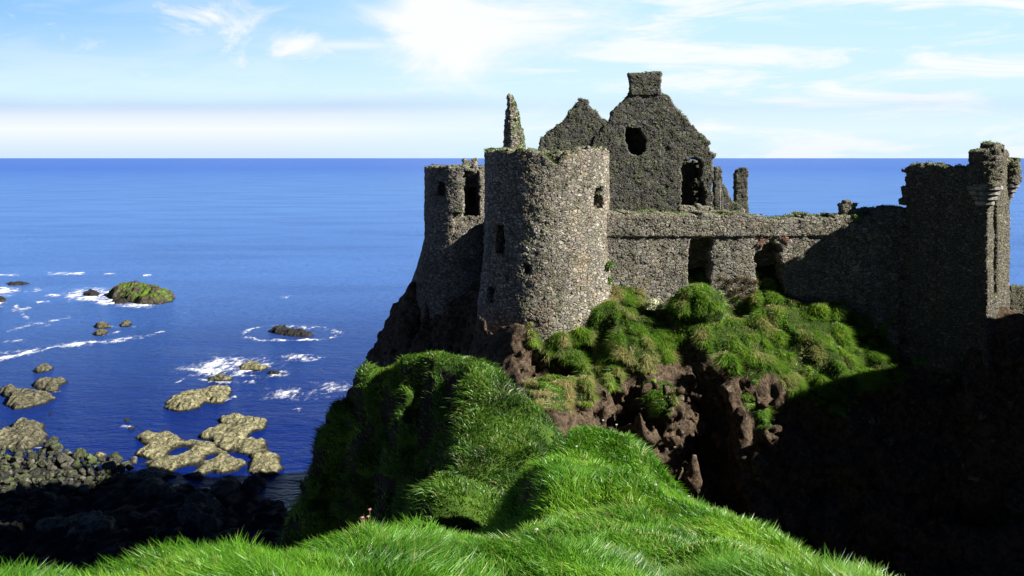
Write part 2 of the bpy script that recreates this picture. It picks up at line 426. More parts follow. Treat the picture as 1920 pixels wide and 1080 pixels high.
C_pts = [P(1140, 585, 69.2), P(1200, 580, 69.2), P(1240, 592, 69.2), P(1310, 548, 68.6), P(1345, 560, 68.8), P(1392, 608, 69.2), P(1450, 572, 69), P(1520, 592, 69.2), P(1600, 632, 69.2), P(1700, 680, 69.4),
         P(1780, 690, 67.5), P(1850, 582, 66.6), P(1905, 578, 68.5), P(1930, 590, 68), P(1820, 660, 66.5), P(1880, 640, 66.5),
         P(945, 618, 65.8), P(896, 590, 68.2), P(1000, 608, 64.9), P(880, 570, 73), P(1060, 600, 65.4), P(1110, 575, 67.0), P(970, 614, 65.1), P(918, 606, 67),
         P(1000, 640, 65.2), P(1010, 690, 64.3), P(1060, 650, 64.8), P(1100, 640, 66.3), P(1100, 705, 64), P(1160, 620, 67), P(1200, 640, 66.3), P(1200, 695, 64.2), P(1270, 650, 66), P(1310, 600, 66.6), P(1330, 665, 64.8), P(1400, 655, 66.4), P(1400, 700, 64.6), P(1500, 660, 66.6), P(1500, 740, 64), P(1600, 690, 66.2), P(1570, 775, 64), P(1690, 705, 67.5), P(1620, 745, 65.2),
         P(1150, 760, 62.6), P(1150, 830, 61.2), P(1250, 760, 62.4), P(1250, 880, 60.4), P(1310, 925, 60), P(1330, 745, 64), P(1380, 790, 61.6), P(1440, 830, 60.6), P(1450, 890, 60.3), P(1495, 850, 61.8), P(1560, 810, 64), P(1560, 880, 63.4), P(1650, 820, 66), P(1750, 800, 66.8), P(1850, 800, 66), P(1330, 840, 62.2),
         P(1650, 1000, 63), P(1850, 1000, 63), P(1450, 1000, 60.5),
         (12, 55, 8), (20, 55, 7), (30, 55, 7), (40, 55, 8), (6, 53, 13), (46, 62, 14), (44, 70, 18), (20, 50, 6), (34, 48, 6),
         P(1000, 722, 60), P(1060, 716, 60.6), P(1120, 728, 61), P(1040, 790, 56), P(1100, 800, 57.5), P(960, 740, 60), P(1010, 750, 58.5), P(1080, 750, 59.8),
         P(930, 690, 67.2), P(870, 690, 72), P(870, 630, 74), P(900, 650, 68.8), P(800, 680, 77), P(965, 660, 66.0), P(985, 690, 65.6),
         P(800, 540, 85), P(768, 540, 79.5), P(800, 562, 76), P(830, 574, 75.4), P(856, 596, 74.8), P(742, 572, 80), P(704, 620, 81), P(684, 666, 81), P(668, 695, 81), P(650, 728, 80),
         P(700, 700, 79), P(760, 640, 77.5), P(810, 620, 75.5),
         (-15, 80, 12), (-19, 80, 0), (-15, 71, 0), (-12, 62, 0), (-7.5, 61, 10), (-9, 55, 4), (-16, 88, 6), (-21, 92, 0), (-3.5, 61, 14), (-9, 71, 12), (-4, 66, 15),
         (-7, 88, 21), (-2, 90, 24), (-4, 80, 25), (0, 80, 27.5), (10, 78, 28.5), (20, 78, 28.5), (30, 78, 26), (20, 95, 27), (5, 95, 27), (-14, 100, 4), (0, 108, 8), (20, 108, 8), (38, 92, 12), (38, 80, 18), (42, 100, 4), (8, 73, 27), (18, 73, 27.5), (26, 74, 27)]

_a, _b, _c = rbf(A_pts), rbf(B_pts), rbf(C_pts)
# small corrections of the ground level
def hA(x, y):
    return _a(x, y) - .28 + .22 * sstep(25, 29, y) - .25 * sstep(2.5, 5.5, x) * sstep(9, 14, y) * sstep(29, 25, y) - .16 * np.exp(-((x + 3.7) / 1.1) ** 2 - ((y - 12) / 2.5) ** 2) + .16 * np.exp(-((x + 2.4) / .8) ** 2 - ((y - 13) / 2) ** 2)
def hB(x, y):
    u = np.array([560, 640, 680, 720, 760, 800, 840, 880, 1040, 1100])
    return _b(x, y) - .35 + np.interp(x, (u - 960) * 44.5 / FPX, [0, 0, 0, 0, 0, 0, 0, 0, 0, 0])
def hC(x, y):
    u = np.array([950, 1000, 1060, 1110, 1150, 1200, 1240, 1290, 1340, 1390, 1420, 1450, 1475, 1520, 1600, 1700, 1800, 1850, 1900, 1960])
    k = np.interp(x, (u - 960) * 68.0 / FPX, [0, .7, -1.0, -.8, 1.1, .6, 0, -.8, -.7, 0, 0, -.4, -.6, -.2, -.2, -.4, -2.5, -2.2, -.5, -.5])
    return _c(x, y) + k * sstep(72.5, 69.8, y) * sstep(62.5, 65.5, y)

def terrain(name, hf, lo, hi, h, mat, grass_fn, rock_amp, hum_amp, seed, extra=None, lump=.42, bare=False):
    xs = np.arange(lo[0], hi[0] + h, h); ys = np.arange(lo[1], hi[1] + h, h); zs = np.arange(lo[2], hi[2] + h, h)
    X, Y = np.meshgrid(xs, ys, indexing='ij')
    H = hf(X, Y)
    gx, gy = np.gradient(H, h)
    g = np.clip(np.hypot(gx, gy), 0, 3.5)
    flat = 1 - sstep(.6, 1.6, g)
    H = H + hum_amp * (fbm(X, Y, 0 * X, 2.6, 3, seed) + .55 * fbm(X, Y, 0 * X, 1.2, 2, seed + 1)) * (0.4 + .6 * flat)
    F = (zs[None, None, :] - H[:, :, None]) / np.sqrt(1 + g[:, :, None] ** 2)
    if extra is not None: F = extra(F, X[:, :, None], Y[:, :, None], zs[None, None, :])
    band = np.argwhere(np.abs(F) < 2.2)
    bx, by, bz = xs[band[:, 0]], ys[band[:, 1]], zs[band[:, 2]]
    st = 1 - flat[band[:, 0], band[:, 1]]
    wx = fbm(bx, by, bz, 3.0, 2, seed + 50) * 1.2
    n = rock_amp * (.55 * fbm(bx + wx, by, bz + wx, 3.4, 3, seed + 3) + .6 * ridged(bx, by + wx, bz * .8, 2.0, 3, seed + 9) + .28 * ridged(bx + wx, by, bz, .95, 2, seed + 15))
    gr = grass_fn(bx, by, bz)
    if extra is not None:
        qd = np.maximum(sstep(.2, 2.2, bx), sstep(63.5, 61.5, by)); n *= .35 + .65 * qd; qd = qd[(np.abs(F[band[:, 0], band[:, 1], band[:, 2]]) < 1.3) & (gr < .9) & (by < 90)]
        m = (np.abs(F[band[:, 0], band[:, 1], band[:, 2]]) < 1.3) & (gr < .9) & (by < 90)
        q = [a[m] for a in (bx, by, bz)]
        wq = wx[m] * .5
        e1, r1 = cells(q[0] + wq, q[1], q[2] * .85 + wq, 1.7, seed + 30)
        e2, r2 = cells(q[0], q[1] + wq, q[2], .75, seed + 34)
        n[m] += (.25 + .75 * qd) * .5 * sstep(.28, 0, e1) + .95 * (r1 - .5) * qd + .22 * sstep(.3, 0, e2) + .4 * (r2 - .5) * (.3 + .7 * qd)
    lum = lump * ridged(bx, by, bz * .7, 1.15, 2, seed + 21)
    F[band[:, 0], band[:, 1], band[:, 2]] += n * st * (1 - .75 * gr) + lum * gr * st
    # close the volume sides and bottom
    F[0], F[-1] = np.maximum(F[0], .01), np.maximum(F[-1], .01)
    F[:, 0], F[:, -1] = np.maximum(F[:, 0], .01), np.maximum(F[:, -1], .01)
    F[:, :, 0] = np.maximum(F[:, :, 0], .01); F[:, :, -1] = np.maximum(F[:, :, -1], .01)
    V, Q = nets(F, (lo[0], lo[1], lo[2]), h)
    ga = grass_fn(V[:, 0], V[:, 1], V[:, 2])
    if bare:      # turf thinned on steep faces turned from the sun, darkening their shade
        Nv = vert_normals(V, Q)
        ga = ga * (1 - float(bare) * sstep(.15, .5, -Nv[:, 0]) * sstep(.60, .30, Nv[:, 2] + .7 * fbm(V[:, 0], V[:, 1], V[:, 2], 1.8, 3, 91)))
    o = obj(name, V, Q, mat, attrs={'grassy': ga})
    tag(o, None, None, kind='structure')
    return V, Q, ga, o

def grass_A(x, y, z):
    return np.clip(1.15 - sstep(25.5, 22.0, z + 0.0 * x) * sstep(4, 7, x), 0, 1) * sstep(14, 19, z)
def grass_B(x, y, z):
    return sstep(12, 18, z + 2 * fbm(x, y, z, 3, 2, 77))
# lower edge of the turf under the curtain wall, as world x -> z
GE = np.array([[P(u, v, d)[0], P(u, v, d)[2]] for u, v, d in [(880, 560, 68), (985, 600, 67), (1010, 690, 65), (1060, 690, 65), (1110, 705, 64.5), (1200, 705, 64.5), (1255, 690, 64.5), (1300, 660, 65), (1360, 680, 65), (1420, 700, 65), (1500, 745, 64), (1570, 775, 64), (1610, 770, 64.5), (1700, 710, 67), (1760, 680, 67), (1900, 560, 67)]])
def grass_C(x, y, z):
    e = np.interp(x, GE[:, 0], GE[:, 1])
    n = 1.3 * fbm(x, y, z, 1.7, 3, 31)
    g = sstep(-.5, .5, z - e + n)
    # ledge of turf between the mound and the crag
    l = np.exp(-(((x - 3.0) / 3.6) ** 2) - ((z - 21.0 + .3 * n) / 1.5) ** 2 - ((y - 60) / 4.0) ** 2)
    g = np.maximum(g, sstep(.35, .6, l + .1 * n))
    # single tufts on the rock
    for (u, v, d, r) in [(1250, 735, 63, .5), (1580, 765, 64, 1.0), (1415, 765, 62.5, .6), (1150, 715, 63, .8), (1230, 760, 62, .8)]:
        cx, cy, cz = P(u, v, d)
        g = np.maximum(g, sstep(1.0, .5, np.sqrt((x - cx) ** 2 + (z - cz) ** 2) / r + .3 * n))
    left = sstep(.2, 1.2, x + .6 * n)
    return g * left * sstep(28.5, 26.0, x + .6 * n)

def ell(X, Y, Z, c, r):
    k = np.sqrt(((X - c[0]) / r[0]) ** 2 + ((Y - c[1]) / r[1]) ** 2 + ((Z - c[2]) / r[2]) ** 2)
    return (k - 1) * min(r)
def crag_extra(F, X, Y, Z):
    # bulging buttresses of agglomerate and the hollows between them
    for u, v, d, r in [(1150, 775, 61.8, (1.5, 1.6, 2.2)), (1240, 800, 61, (1.7, 1.8, 2.6)), (1290, 880, 60.2, (1.3, 1.5, 1.9)), (1380, 800, 61, (1.8, 1.7, 1.5)), (1440, 830, 60.4, (1.9, 1.6, 1.1)), (1400, 850, 60.6, (2.2, 1.6, 1.3)), (1540, 800, 63, (1.0, 1.2, 1.3)), (1350, 700, 64.2, (1.1, 1.0, 1.1)), (1210, 850, 61, (1.1, 1.2, 1.4)), (1310, 575, 68, (1.9, 1.5, 1.5))]:
        F = smin(F, ell(X, Y, Z, P(u, v, d), r), .35)
    for u, v, d, r in [(1172, 770, 60.4, (.55, 1.6, 1.2)), (1222, 765, 60, (.5, 1.5, 1.1)), (1335, 750, 62.5, (1.3, 2.6, 1.5)), (1320, 830, 60.5, (.6, 2, 1.8)), (1430, 742, 62.5, (1.5, 1.8, .8)), (1345, 895, 60.5, (.9, 2.2, 1.2)), (1090, 770, 58.5, (.8, 1.2, 1.0)), (1400, 800, 59.6, (.5, .9, .5)), (1500, 800, 62.5, (1.3, 2.2, 1.4)), (1340, 625, 65.5, (.8, .8, .5)), (1470, 630, 66, (.7, .8, .5)), (1040, 700, 64, (1.3, 1.3, .8))]:
        F = smax(F, -ell(X, Y, Z, P(u, v, d), r), .4)
    return F

VA, QA, GA, oA = terrain('hill', hA, (-20, -6, 6), (22, 38, 35), .25, M_hill, grass_A, .7, .5, 11, None, .25, .85)
VB, QB, GB, oB = terrain('hill', hB, (-17, 24, -1), (11, 60, 28), .25, M_mound, grass_B, 1.0, .42, 29, None, .5, .8)
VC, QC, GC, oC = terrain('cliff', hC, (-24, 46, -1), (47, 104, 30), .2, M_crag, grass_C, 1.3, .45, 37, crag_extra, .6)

def mainland():
    h = 1.0
    xs, ys = np.arange(-110, 100, h), np.arange(-110, 82, h)
    X, Y = np.meshgrid(xs, ys, indexing='ij')
    top = np.interp(Y, [-110, 20, 50, 55, 60, 62, 64, 68, 82], [40, 37, 39, 38, 36, 34.2, 33, 30, 22])
    w = 1.5 * fbm(X, Y, 0 * X, 6, 3, 5)
    s = sstep(38, 46, X + w)
    H = -1 + (top + 1) * s + .6 * fbm(X, Y, 0 * X, 5, 3, 8) * s
    # unseen hill behind the lens, added to block sky light from the shadows
    bk = -12 - Y + 3 * w
    H2 = np.where(bk > 0, 31 + 24 * sstep(0, 45, bk) + .15 * np.clip(bk, 0, 90) + 1.2 * fbm(X, Y, 0 * X, 9, 3, 9), -1) * sstep(-75, -50, X + .3 * bk) - 1
    H = np.maximum(H, H2)
    n = X.shape
    V = np.stack([X, Y, H], -1).reshape(-1, 3)
    I = np.arange(n[0] * n[1]).reshape(n)
    Q = np.stack([I[:-1, :-1], I[1:, :-1], I[1:, 1:], I[:-1, 1:]], -1)
    Hq = np.maximum.reduce([H[:-1, :-1], H[1:, :-1], H[1:, 1:], H[:-1, 1:]])
    Q = Q[Hq > -.9].reshape(-1, 4)
    o = obj('terrain', V, Q, M_dark, attrs={'grassy': sstep(30, 35, V[:, 2])})
    tag(o, None, None, kind='structure')
mainland()

# ------------------------------------------------------------------ grass blades
def blades(Pn, N, L, W, lean=.35, droop=.3, wind=(-.25, .15), spread=None, seed=0):
    r = np.random.default_rng(seed)
    n = len(Pn)
    az = r.uniform(0, 2 * np.pi, n)
    hz = np.stack([np.cos(az), np.sin(az), np.zeros(n)], 1)
    sw = np.stack([fbm(Pn[:, 0], Pn[:, 1], 0 * Pn[:, 0], 1.3, 3, seed + 60), fbm(Pn[:, 0], Pn[:, 1], 0 * Pn[:, 0], 1.3, 3, seed + 61), 0 * Pn[:, 0]], 1) * 1.3
    d = .45 * N + np.array([wind[0], wind[1], 1.0]) + sw + hz * lean * r.uniform(.2, 1.2, n)[:, None]
    d /= np.linalg.norm(d, axis=1)[:, None]
    s = np.cross(d, np.roll(hz, 1, axis=1) + np.array([0, .3, 0])); s /= np.linalg.norm(s, axis=1)[:, None] + 1e-9
    L, W = L[:, None], W[:, None]
    base = Pn - N * .03
    mid = base + d * L * .55
    out = hz * .5 + sw * .6 + N * .4 + np.array([wind[0], wind[1], 0]); out[:, 2] = np.minimum(out[:, 2], .2)
    tip = base + d * L * (1 - droop * .3) + out * L * droop - np.array([0, 0, 1.0]) * L * droop * .45 * r.uniform(.2, 1.5, n)[:, None]
    V = np.stack([base - s * W * .5, base + s * W * .5, mid - s * W * .38, mid + s * W * .38, tip], 1).reshape(-1, 3)
    o = np.arange(n)[:, None] * 5
    return V, [np.concatenate([o, o + 1, o + 3, o + 2], 1), np.concatenate([o + 2, o + 3, o + 4], 1)]

def sample(V, Q, wt, n, seed):
    r = np.random.default_rng(seed)
    fn, fa = face_data(V, Q)
    w = fa * wt; w = w / w.sum()
    f = r.choice(len(Q), n, p=w)
    a, b = r.random(n), r.random(n)
    q = V[Q[f]]
    Pn = (q[:, 0] * ((1 - a) * (1 - b))[:, None] + q[:, 1] * (a * (1 - b))[:, None] + q[:, 2] * (a * b)[:, None] + q[:, 3] * ((1 - a) * b)[:, None])
    return Pn, fn[f]

def in_view(p, m=60):
    u = 960 + p[:, 0] * FPX / np.maximum(p[:, 1], .1); v = HOR + (CAMZ - p[:, 2]) * FPX / np.maximum(p[:, 1], .1)
    return (p[:, 1] > 2) & (u > -m) & (u < 1920 + m) & (v < 1080 + m * 2) & (v > -m)

def grass_object(name, V, F, tint, straw, mat, label, cat):
    o = obj(name, V, F, mat, attrs={'tint': np.repeat(tint, 5), 'straw': np.repeat(straw, 5)}, smooth=False)
    tag(o, label, cat, kind='stuff'); return o

# foreground hill
fc = VA[QA].mean(1); fn, _ = face_data(VA, QA)
dist = np.linalg.norm(fc - np.array([0, 0, CAMZ]), axis=1)
wt = in_view(fc, 90) * np.clip(GA[QA].mean(1), .06, 1) * (fn[:, 2] > -.1) / np.clip(dist, 8, 60) ** 1.35
Pg, Ng = sample(VA, QA, wt, 330000, 1)
dd = np.linalg.norm(Pg - np.array([0, 0, CAMZ]), axis=1)
r = np.random.default_rng(3)
cl = fbm(Pg[:, 0], Pg[:, 1], Pg[:, 2], 1.1, 3, 61)
cl2 = fbm(Pg[:, 0], Pg[:, 1], Pg[:, 2], .35, 2, 62)
Lg = (.28 + .18 * cl + .10 * cl2) * r.uniform(.6, 1.35, len(Pg)); Lg = np.clip(Lg * (1 - .45 * sstep(.05, .4, fbm(Pg[:, 0], Pg[:, 1], 0 * Pg[:, 2], 2.4, 3, 66))), .07, .6)
Wg = np.clip(.0009 * dd, .007, .05) * r.uniform(.7, 1.3, len(Pg))
V, F = blades(Pg, Ng, Lg, Wg, .45, .45, (-.28, .1), seed=4)
tint = np.clip(.52 + .75 * fbm(Pg[:, 0], Pg[:, 1], Pg[:, 2], 1.7, 4, 71) + r.normal(0, .16, len(Pg)), 0, 1)
edge = sstep(3.2, 6.5, Pg[:, 0] - .1 * Pg[:, 1]) * sstep(12, 22, Pg[:, 1])
straw = np.clip((r.random(len(Pg)) < .05 + .25 * edge + .2 * sstep(.15, .5, fbm(Pg[:, 0], Pg[:, 1], Pg[:, 2], 1.6, 2, 72))) * r.uniform(.3, .9, len(Pg)), 0, 1)
grass_object('grass', V, F, tint, straw, M_grass, 'long bright green grass over the hill in front of the castle', 'grass')

# mound
fc = VB[QB].mean(1); fn, _ = face_data(VB, QB)
wt = in_view(fc) * np.clip(GB[QB].mean(1), .1, 1) * (fn[:, 2] > -.2) * sstep(13, 17, fc[:, 2])
Pg, Ng = sample(VB, QB, wt, 110000, 5)
r = np.random.default_rng(6)
cl = fbm(Pg[:, 0], Pg[:, 1], Pg[:, 2], 1.0, 3, 64)
Lg = np.clip((.30 + .22 * cl) * r.uniform(.6, 1.3, len(Pg)), .1, .8)
V, F = blades(Pg, Ng, Lg, .035 * r.uniform(.7, 1.4, len(Pg)), .7, .6, (-.15, -.05), seed=7)
tint = np.clip(.48 + .9 * fbm(Pg[:, 0], Pg[:, 1], Pg[:, 2], 1.4, 3, 73) + r.normal(0, .15, len(Pg)), 0, 1)
straw = (r.random(len(Pg)) < .06 + .2 * sstep(.1, .5, fbm(Pg[:, 0], Pg[:, 1], Pg[:, 2], 1.8, 2, 74))) * r.uniform(.2, .7, len(Pg))
grass_object('grass', V, F, tint, straw, M_mound_turf, 'short dark green turf on the rounded mound beside the sea', 'grass')

# crag: drooping tussocks
fc = VC[QC].mean(1); fn, _ = face_data(VC, QC)
wt = in_view(fc) * (GC[QC].mean(1) > .45) * (fn[:, 2] > -.25) * (fc[:, 1] < 72) * (fn[:, 1] < .3) * (.06 + sstep(.55, .15, ridged(fc[:, 0], fc[:, 1], fc[:, 2] * .7, 1.15, 2, 37 + 21)))
Pg, Ng = sample(VC, QC, wt, 140000, 8)
r = np.random.default_rng(9)
cl = ridged(Pg[:, 0], Pg[:, 1], Pg[:, 2] * .7, 1.15, 2, 37 + 21)
Lg = np.clip((.36 - .22 * cl) * r.uniform(.5, 1.4, len(Pg)), .12, .9)
V, F = blades(Pg, Ng, Lg, .04 * r.uniform(.7, 1.4, len(Pg)), .6, 1.1, (-.05, -.3), seed=10)
tint = np.clip(.5 - .35 * cl + .35 * fbm(Pg[:, 0], Pg[:, 1], Pg[:, 2], 2.0, 3, 75) + r.normal(0, .15, len(Pg)), 0, 1)
lf = sstep(12, 4, Pg[:, 0])
sn = fbm(Pg[:, 0], Pg[:, 1], Pg[:, 2] * .5, .9, 2, 76)
straw = np.clip(sstep(.0 - .15 * lf, .4, sn) * (.45 + .35 * lf) + (r.random(len(Pg)) < .15) * .5, 0, .9)
grass_object('grass', V, F, tint, straw, M_turf, 'hanging grass tussocks on the crag below the curtain wall', 'grass')

# ------------------------------------------------------------------ masonry
def rag(x, y, z, a=.12, seed=0):
    return a * blocks(x, y, z, .45, .28, seed) + a * .8 * fbm(x, y, z, .8, 3, seed + 2)

def panel_sdf(poly, d, t, hi_res=.1, yaw=0.0, holes=(), ledge=None, seed=0, ragged=.12, piv=None):
    """ruined wall from an outline; poly is photo pixels at distance d; thickness t runs backwards. returns V, Q in world space"""
    W = np.array([[(u - 960) * d / FPX, CAMZ - (v - HOR) * d / FPX] for u, v in poly])
    lo = (W[:, 0].min() - .5, -.5, W[:, 1].min() - .3); hi = (W[:, 0].max() + .5, t + .5, W[:, 1].max() + .5)
    X, Y, Z = grid3(lo, hi, hi_res)
    X2, Z2 = X[:, 0, :] + 0 * Z[:, 0, :], Z[:, 0, :] + 0 * X[:, 0, :]
    s = poly_sd(X2, Z2, W) + rag(X2, 0 * X2, Z2, ragged, seed)
    yb = np.maximum(-Y, Y - t)
    F = np.maximum(s[:, None, :], yb)
    X3, Y3, Z3 = np.broadcast_arrays(X, Y, Z)
    if ledge is not None:
        F = np.where(Z3 > ledge, np.maximum(s[:, None, :], np.maximum(-Y - .16, Y - t)), F)
    for hp, y0, y1, hr in holes:
        HW = np.array([[(u - 960) * d / FPX, CAMZ - (v - HOR) * d / FPX] for u, v in hp])
        hs = poly_sd(X2, Z2, HW) + rag(X2, 0 * X2, Z2, hr, seed + 40)
        hb = np.maximum(hs[:, None, :], np.maximum(y0 - Y, Y - y1))
        F = np.maximum(F, -hb)
    b = np.argwhere(np.abs(F) < .5)
    bx, by, bz = X[b[:, 0], 0, 0], Y[0, b[:, 1], 0], Z[0, 0, b[:, 2]]
    F[b[:, 0], b[:, 1], b[:, 2]] += .05 * fbm(bx, by, bz, .7, 3, seed + 7) + .02 * blocks(bx, by, bz, .5, .3, seed + 8)
    V, Q = nets(F, lo, hi_res)
    V[:, 1] += d
    if yaw:
        c, s_ = math.cos(yaw), math.sin(yaw)
        pv = piv if piv is not None else (W[:, 0].mean(), d)
        x, y = V[:, 0] - pv[0], V[:, 1] - pv[1]
        V[:, 0], V[:, 1] = x * c - y * s_ + pv[0], x * s_ + y * c + pv[1]
    return V, Q

def tufts(name, V, Q, parent, n, L=.3, mat=None, zmin=None, seed=0, msk=None, straw=.25, w=.04, label=None):
    fn, _ = face_data(V, Q); fc = V[Q].mean(1)
    wt = np.clip(fn[:, 2] - .35, 0, 1) * (sstep(-.1, .35, fbm(fc[:, 0], fc[:, 1], fc[:, 2], 1.2, 2, seed + 90)) + .03)
    if zmin is not None: wt = wt * (fc[:, 2] > zmin)
    if msk is not None: wt = wt * msk(fc)
    Pn, N = sample(V, Q, wt, n, seed)
    r = np.random.default_rng(seed + 1)
    Vb, Fb = blades(Pn, N, L * r.uniform(.5, 1.4, n), w * r.uniform(.6, 1.3, n), .9, .6, (-.05, -.05), seed=seed + 2)
    o = obj(name, Vb, Fb, mat or M_turf, parent, attrs={'tint': np.repeat(np.clip(r.normal(.55, .25, n), 0, 1), 5), 'straw': np.repeat((r.random(n) < straw) * .6, 5)}, smooth=False)
    o['kind'] = 'stuff'
    if label: o['label'] = label
    return o

# --- front round tower
TC = (2.50, 71.5)
t1 = thing('round_tower', 'thick round tower of warm rubble stone at the castle corner nearest the sea mound', 'tower', (TC[0], TC[1], 23))
def tower_one():
    h = .09
    X, Y, Z = grid3((TC[0] - 6.2, TC[1] - 6.2, 20.5), (TC[0] + 6.2, TC[1] + 6.2, 36.4), h)
    dx, dy = X - TC[0], Y - TC[1]
    rad = np.hypot(dx, dy); th = np.arctan2(dx, -dy)           # 0 faces the lens, + to the right
    Rz = 4.42 + .055 * np.clip(29.6 - Z, 0, 5.4) ** 1.35
    th2 = th[:, :, 0]
    zz = 0 * th2
    top = np.interp(th2, [-3.15, -1.5, -.3, -.12, .05, .12, .3, .5, .75, 1.2, 1.6, 3.15], [35.3, 35.45, 35.5, 35.25, 34.55, 34.6, 35.3, 35.55, 35.6, 35.55, 35.3, 35.3])
    top = top + rag(dx[:, :, 0] + zz, dy[:, :, 0] + zz, zz, .14, 3)
    F = np.maximum(rad - Rz, Z - top[:, :, None])
    hollow = np.maximum(rad - 3.2, 33.2 - Z)
    F = np.maximum(F, -hollow)
    def slot(ang, z0, z1, w, depth, hr=.08, seed=1):
        ca, sa = math.cos(ang), math.sin(ang)
        a = dx * ca + dy * sa                                    # tangential
        b = dx * sa - dy * ca                                    # outwards
        n = rag(X + 0 * Z, Y + 0 * Z, Z + 0 * X, hr, seed)
        return np.maximum(np.maximum(np.abs(a) - w / 2, np.maximum(z0 - Z, Z - z1)) + n, np.maximum(5.2 - depth - b, -b))
    for a, z0, z1, w, dp, hr in [(.93, 31.5, 32.9, 1.1, 2.2, .16), (-.86, 28.3, 30.4, .9, 1.9, .08), (-.98, 25.0, 26.0, .8, 1.7, .14), (-.34, 27.2, 27.8, .4, 1.3, .06)]:
        F = np.maximum(F, -slot(a, z0, z1, w, dp, hr))
    b = np.argwhere(np.abs(F) < .4)
    bx, by, bz = X[b[:, 0], 0, 0], Y[0, b[:, 1], 0], Z[0, 0, b[:, 2]]
    F[b[:, 0], b[:, 1], b[:, 2]] += .06 * fbm(bx, by, bz, .8, 3, 4) + .02 * blocks(bx, by, bz, .5, .3, 6)
    return nets(F, (TC[0] - 6.2, TC[1] - 6.2, 20.5), h)
V, Q = tower_one()
obj('tower_wall', V, Q, M_tower, t1)
tufts('grass_cap', V, Q, t1, 5200, .22, M_leaf, 34.2, 301, lambda c: np.where(c[:, 0] < TC[0] + 1.2, 1, .12))

# --- curtain wall
cw = thing('curtain_wall', 'long grey rubble curtain wall with two dark doorways above the grassy crag', 'wall', (17, 70, 22))
wall_poly = [(1128, 720), (1128, 402), (1140, 399), (1200, 400), (1260, 402), (1330, 402), (1385, 402), (1420, 408), (1440, 408), (1460, 412), (1490, 410), (1510, 410), (1520, 404), (1536, 404), (1546, 414), (1560, 412), (1580, 404), (1600, 404), (1615, 410), (1630, 404), (1645, 398), (1665, 394), (1690, 391), (1720, 391), (1720, 720)]
door1 = [(1291, 640), (1293, 560), (1290, 500), (1293, 448), (1340, 447), (1337, 500), (1334, 560), (1334, 640)]
door2 = [(1430, 650), (1424, 540), (1419, 495), (1416, 478), (1430, 470), (1436, 458), (1452, 453), (1470, 458), (1474, 500), (1477, 550), (1478, 650)]
V, Q = panel_sdf(wall_poly, 70.0, 2.6, .085, R(3), [(door1, -1, 2.1, .06), (door2, -1, 2.2, .1)], ledge=29.42, seed=20, piv=(6.4, 70))
obj('wall', V, Q, M_wall, cw)
V2, Q2 = panel_sdf([(1424, 462), (1432, 446), (1452, 439), (1473, 440), (1487, 451), (1482, 458), (1469, 451), (1452, 448), (1440, 453), (1431, 466)], 69.93, .5, .06, R(3), seed=22, ragged=.04, piv=(6.4, 69.93))
obj('brick_arch', V2, Q2, stone_material('red_brick', [(0, (.16, .075, .05)), (.5, (.26, .13, .085)), (1, (.20, .15, .115))], moss=0, size=(5, 5, 9)), cw)
tufts('grass_tuft', V, Q, cw, 2600, .22, M_leaf, 30.2, 311, straw=.4)

# --- left ruined tower further back
TB = (-3.96, 82.0)
t2 = thing('ruined_tower', 'smaller ruined round tower with its front torn open at the cliff edge', 'tower', (TB[0], TB[1], 22))
def tower_two():
    h = .09
    lo = (TB[0] - 6.4, TB[1] - 6.4, 19.5)
    X, Y, Z = grid3(lo, (TB[0] + 5.5, TB[1] + 5.0, 36), h)
    dx, dy = X - TB[0], Y - TB[1]
    rad = np.hypot(dx, dy); th2 = np.arctan2(dx, -dy)[:, :, 0]
    Rz = 3.2 + .21 * np.clip(28.4 - Z, 0, 4) ** 1.25
    X2, Y2 = dx[:, :, 0] + 0 * th2, dy[:, :, 0] + 0 * th2
    top = np.interp(th2, [-3.15, -1.5, -.2, .0, .05, .35, .38, 1.0, 3.15], [34.2, 34.2, 34.25, 34.2, 34.8, 34.85, 34.0, 34.1, 34.2])
    top = np.where((th2 > .0) & (th2 < .4) & (Y2 < 0), 34.3, np.minimum(top, 34.3)) + rag(X2, Y2, 0 * X2, .16, 9)
    F = np.maximum(rad - Rz, Z - top[:, :, None])
    F = np.maximum(F, -np.maximum(rad - 2.1, 29.7 - Z))
    # breach on the side that faces the front tower
    u = 960 + (X + 0 * Y + 0 * Z) * FPX / (Y + 0 * X + 0 * Z)
    a = X - px(869, 300, 79.3)[0]
    n = rag(X + 0 * Z, Y + 0 * Z, Z + 0 * X, .13, 14)
    br = np.maximum(np.maximum(-a + n, X - px(899, 300, 79.3)[0] + n * .6), np.maximum(30.3 - Z, dy + .4)) + 0 * n
    br = np.maximum(br, Z - 33.9 - n)
    F = np.maximum(F, -br)
    # torn thick wall below the breach
    b2 = np.maximum(np.maximum(px(849, 300, 79)[0] - X + n, 28.9 - .45 * (X - px(849, 300, 79)[0]) * -1 - Z), np.maximum(dy + 2.75, Z - 30.6))
    F = np.maximum(F, -b2)
    # small window
    w = np.maximum(np.maximum(np.abs(X - px(829, 300, 79.3)[0]) - .28, np.abs(Z - 32.55) - .55) + .5 * n, dy)
    F = np.maximum(F, -w)
    # blind window in the far wall, seen through the breach
    w = np.maximum(np.maximum(np.abs(X - px(886, 300, 84)[0]) - .3, np.abs(Z - 31.6) - .9), np.maximum(-dy, rad - 2.9)) + 0 * n
    F = np.maximum(F, -w)
    b = np.argwhere(np.abs(F) < .4)
    bx, by, bz = X[b[:, 0], 0, 0], Y[0, b[:, 1], 0], Z[0, 0, b[:, 2]]
    F[b[:, 0], b[:, 1], b[:, 2]] += .07 * fbm(bx, by, bz, .8, 3, 14)
    return nets(F, lo, h)
V, Q = tower_two()
obj('tower_wall', V, Q, M_wall, t2)
V2, Q2 = panel_sdf([(867, 330), (868, 302), (874, 300), (893, 299), (894, 312), (900, 330)], 79.8, .9, .08, 0, seed=25)
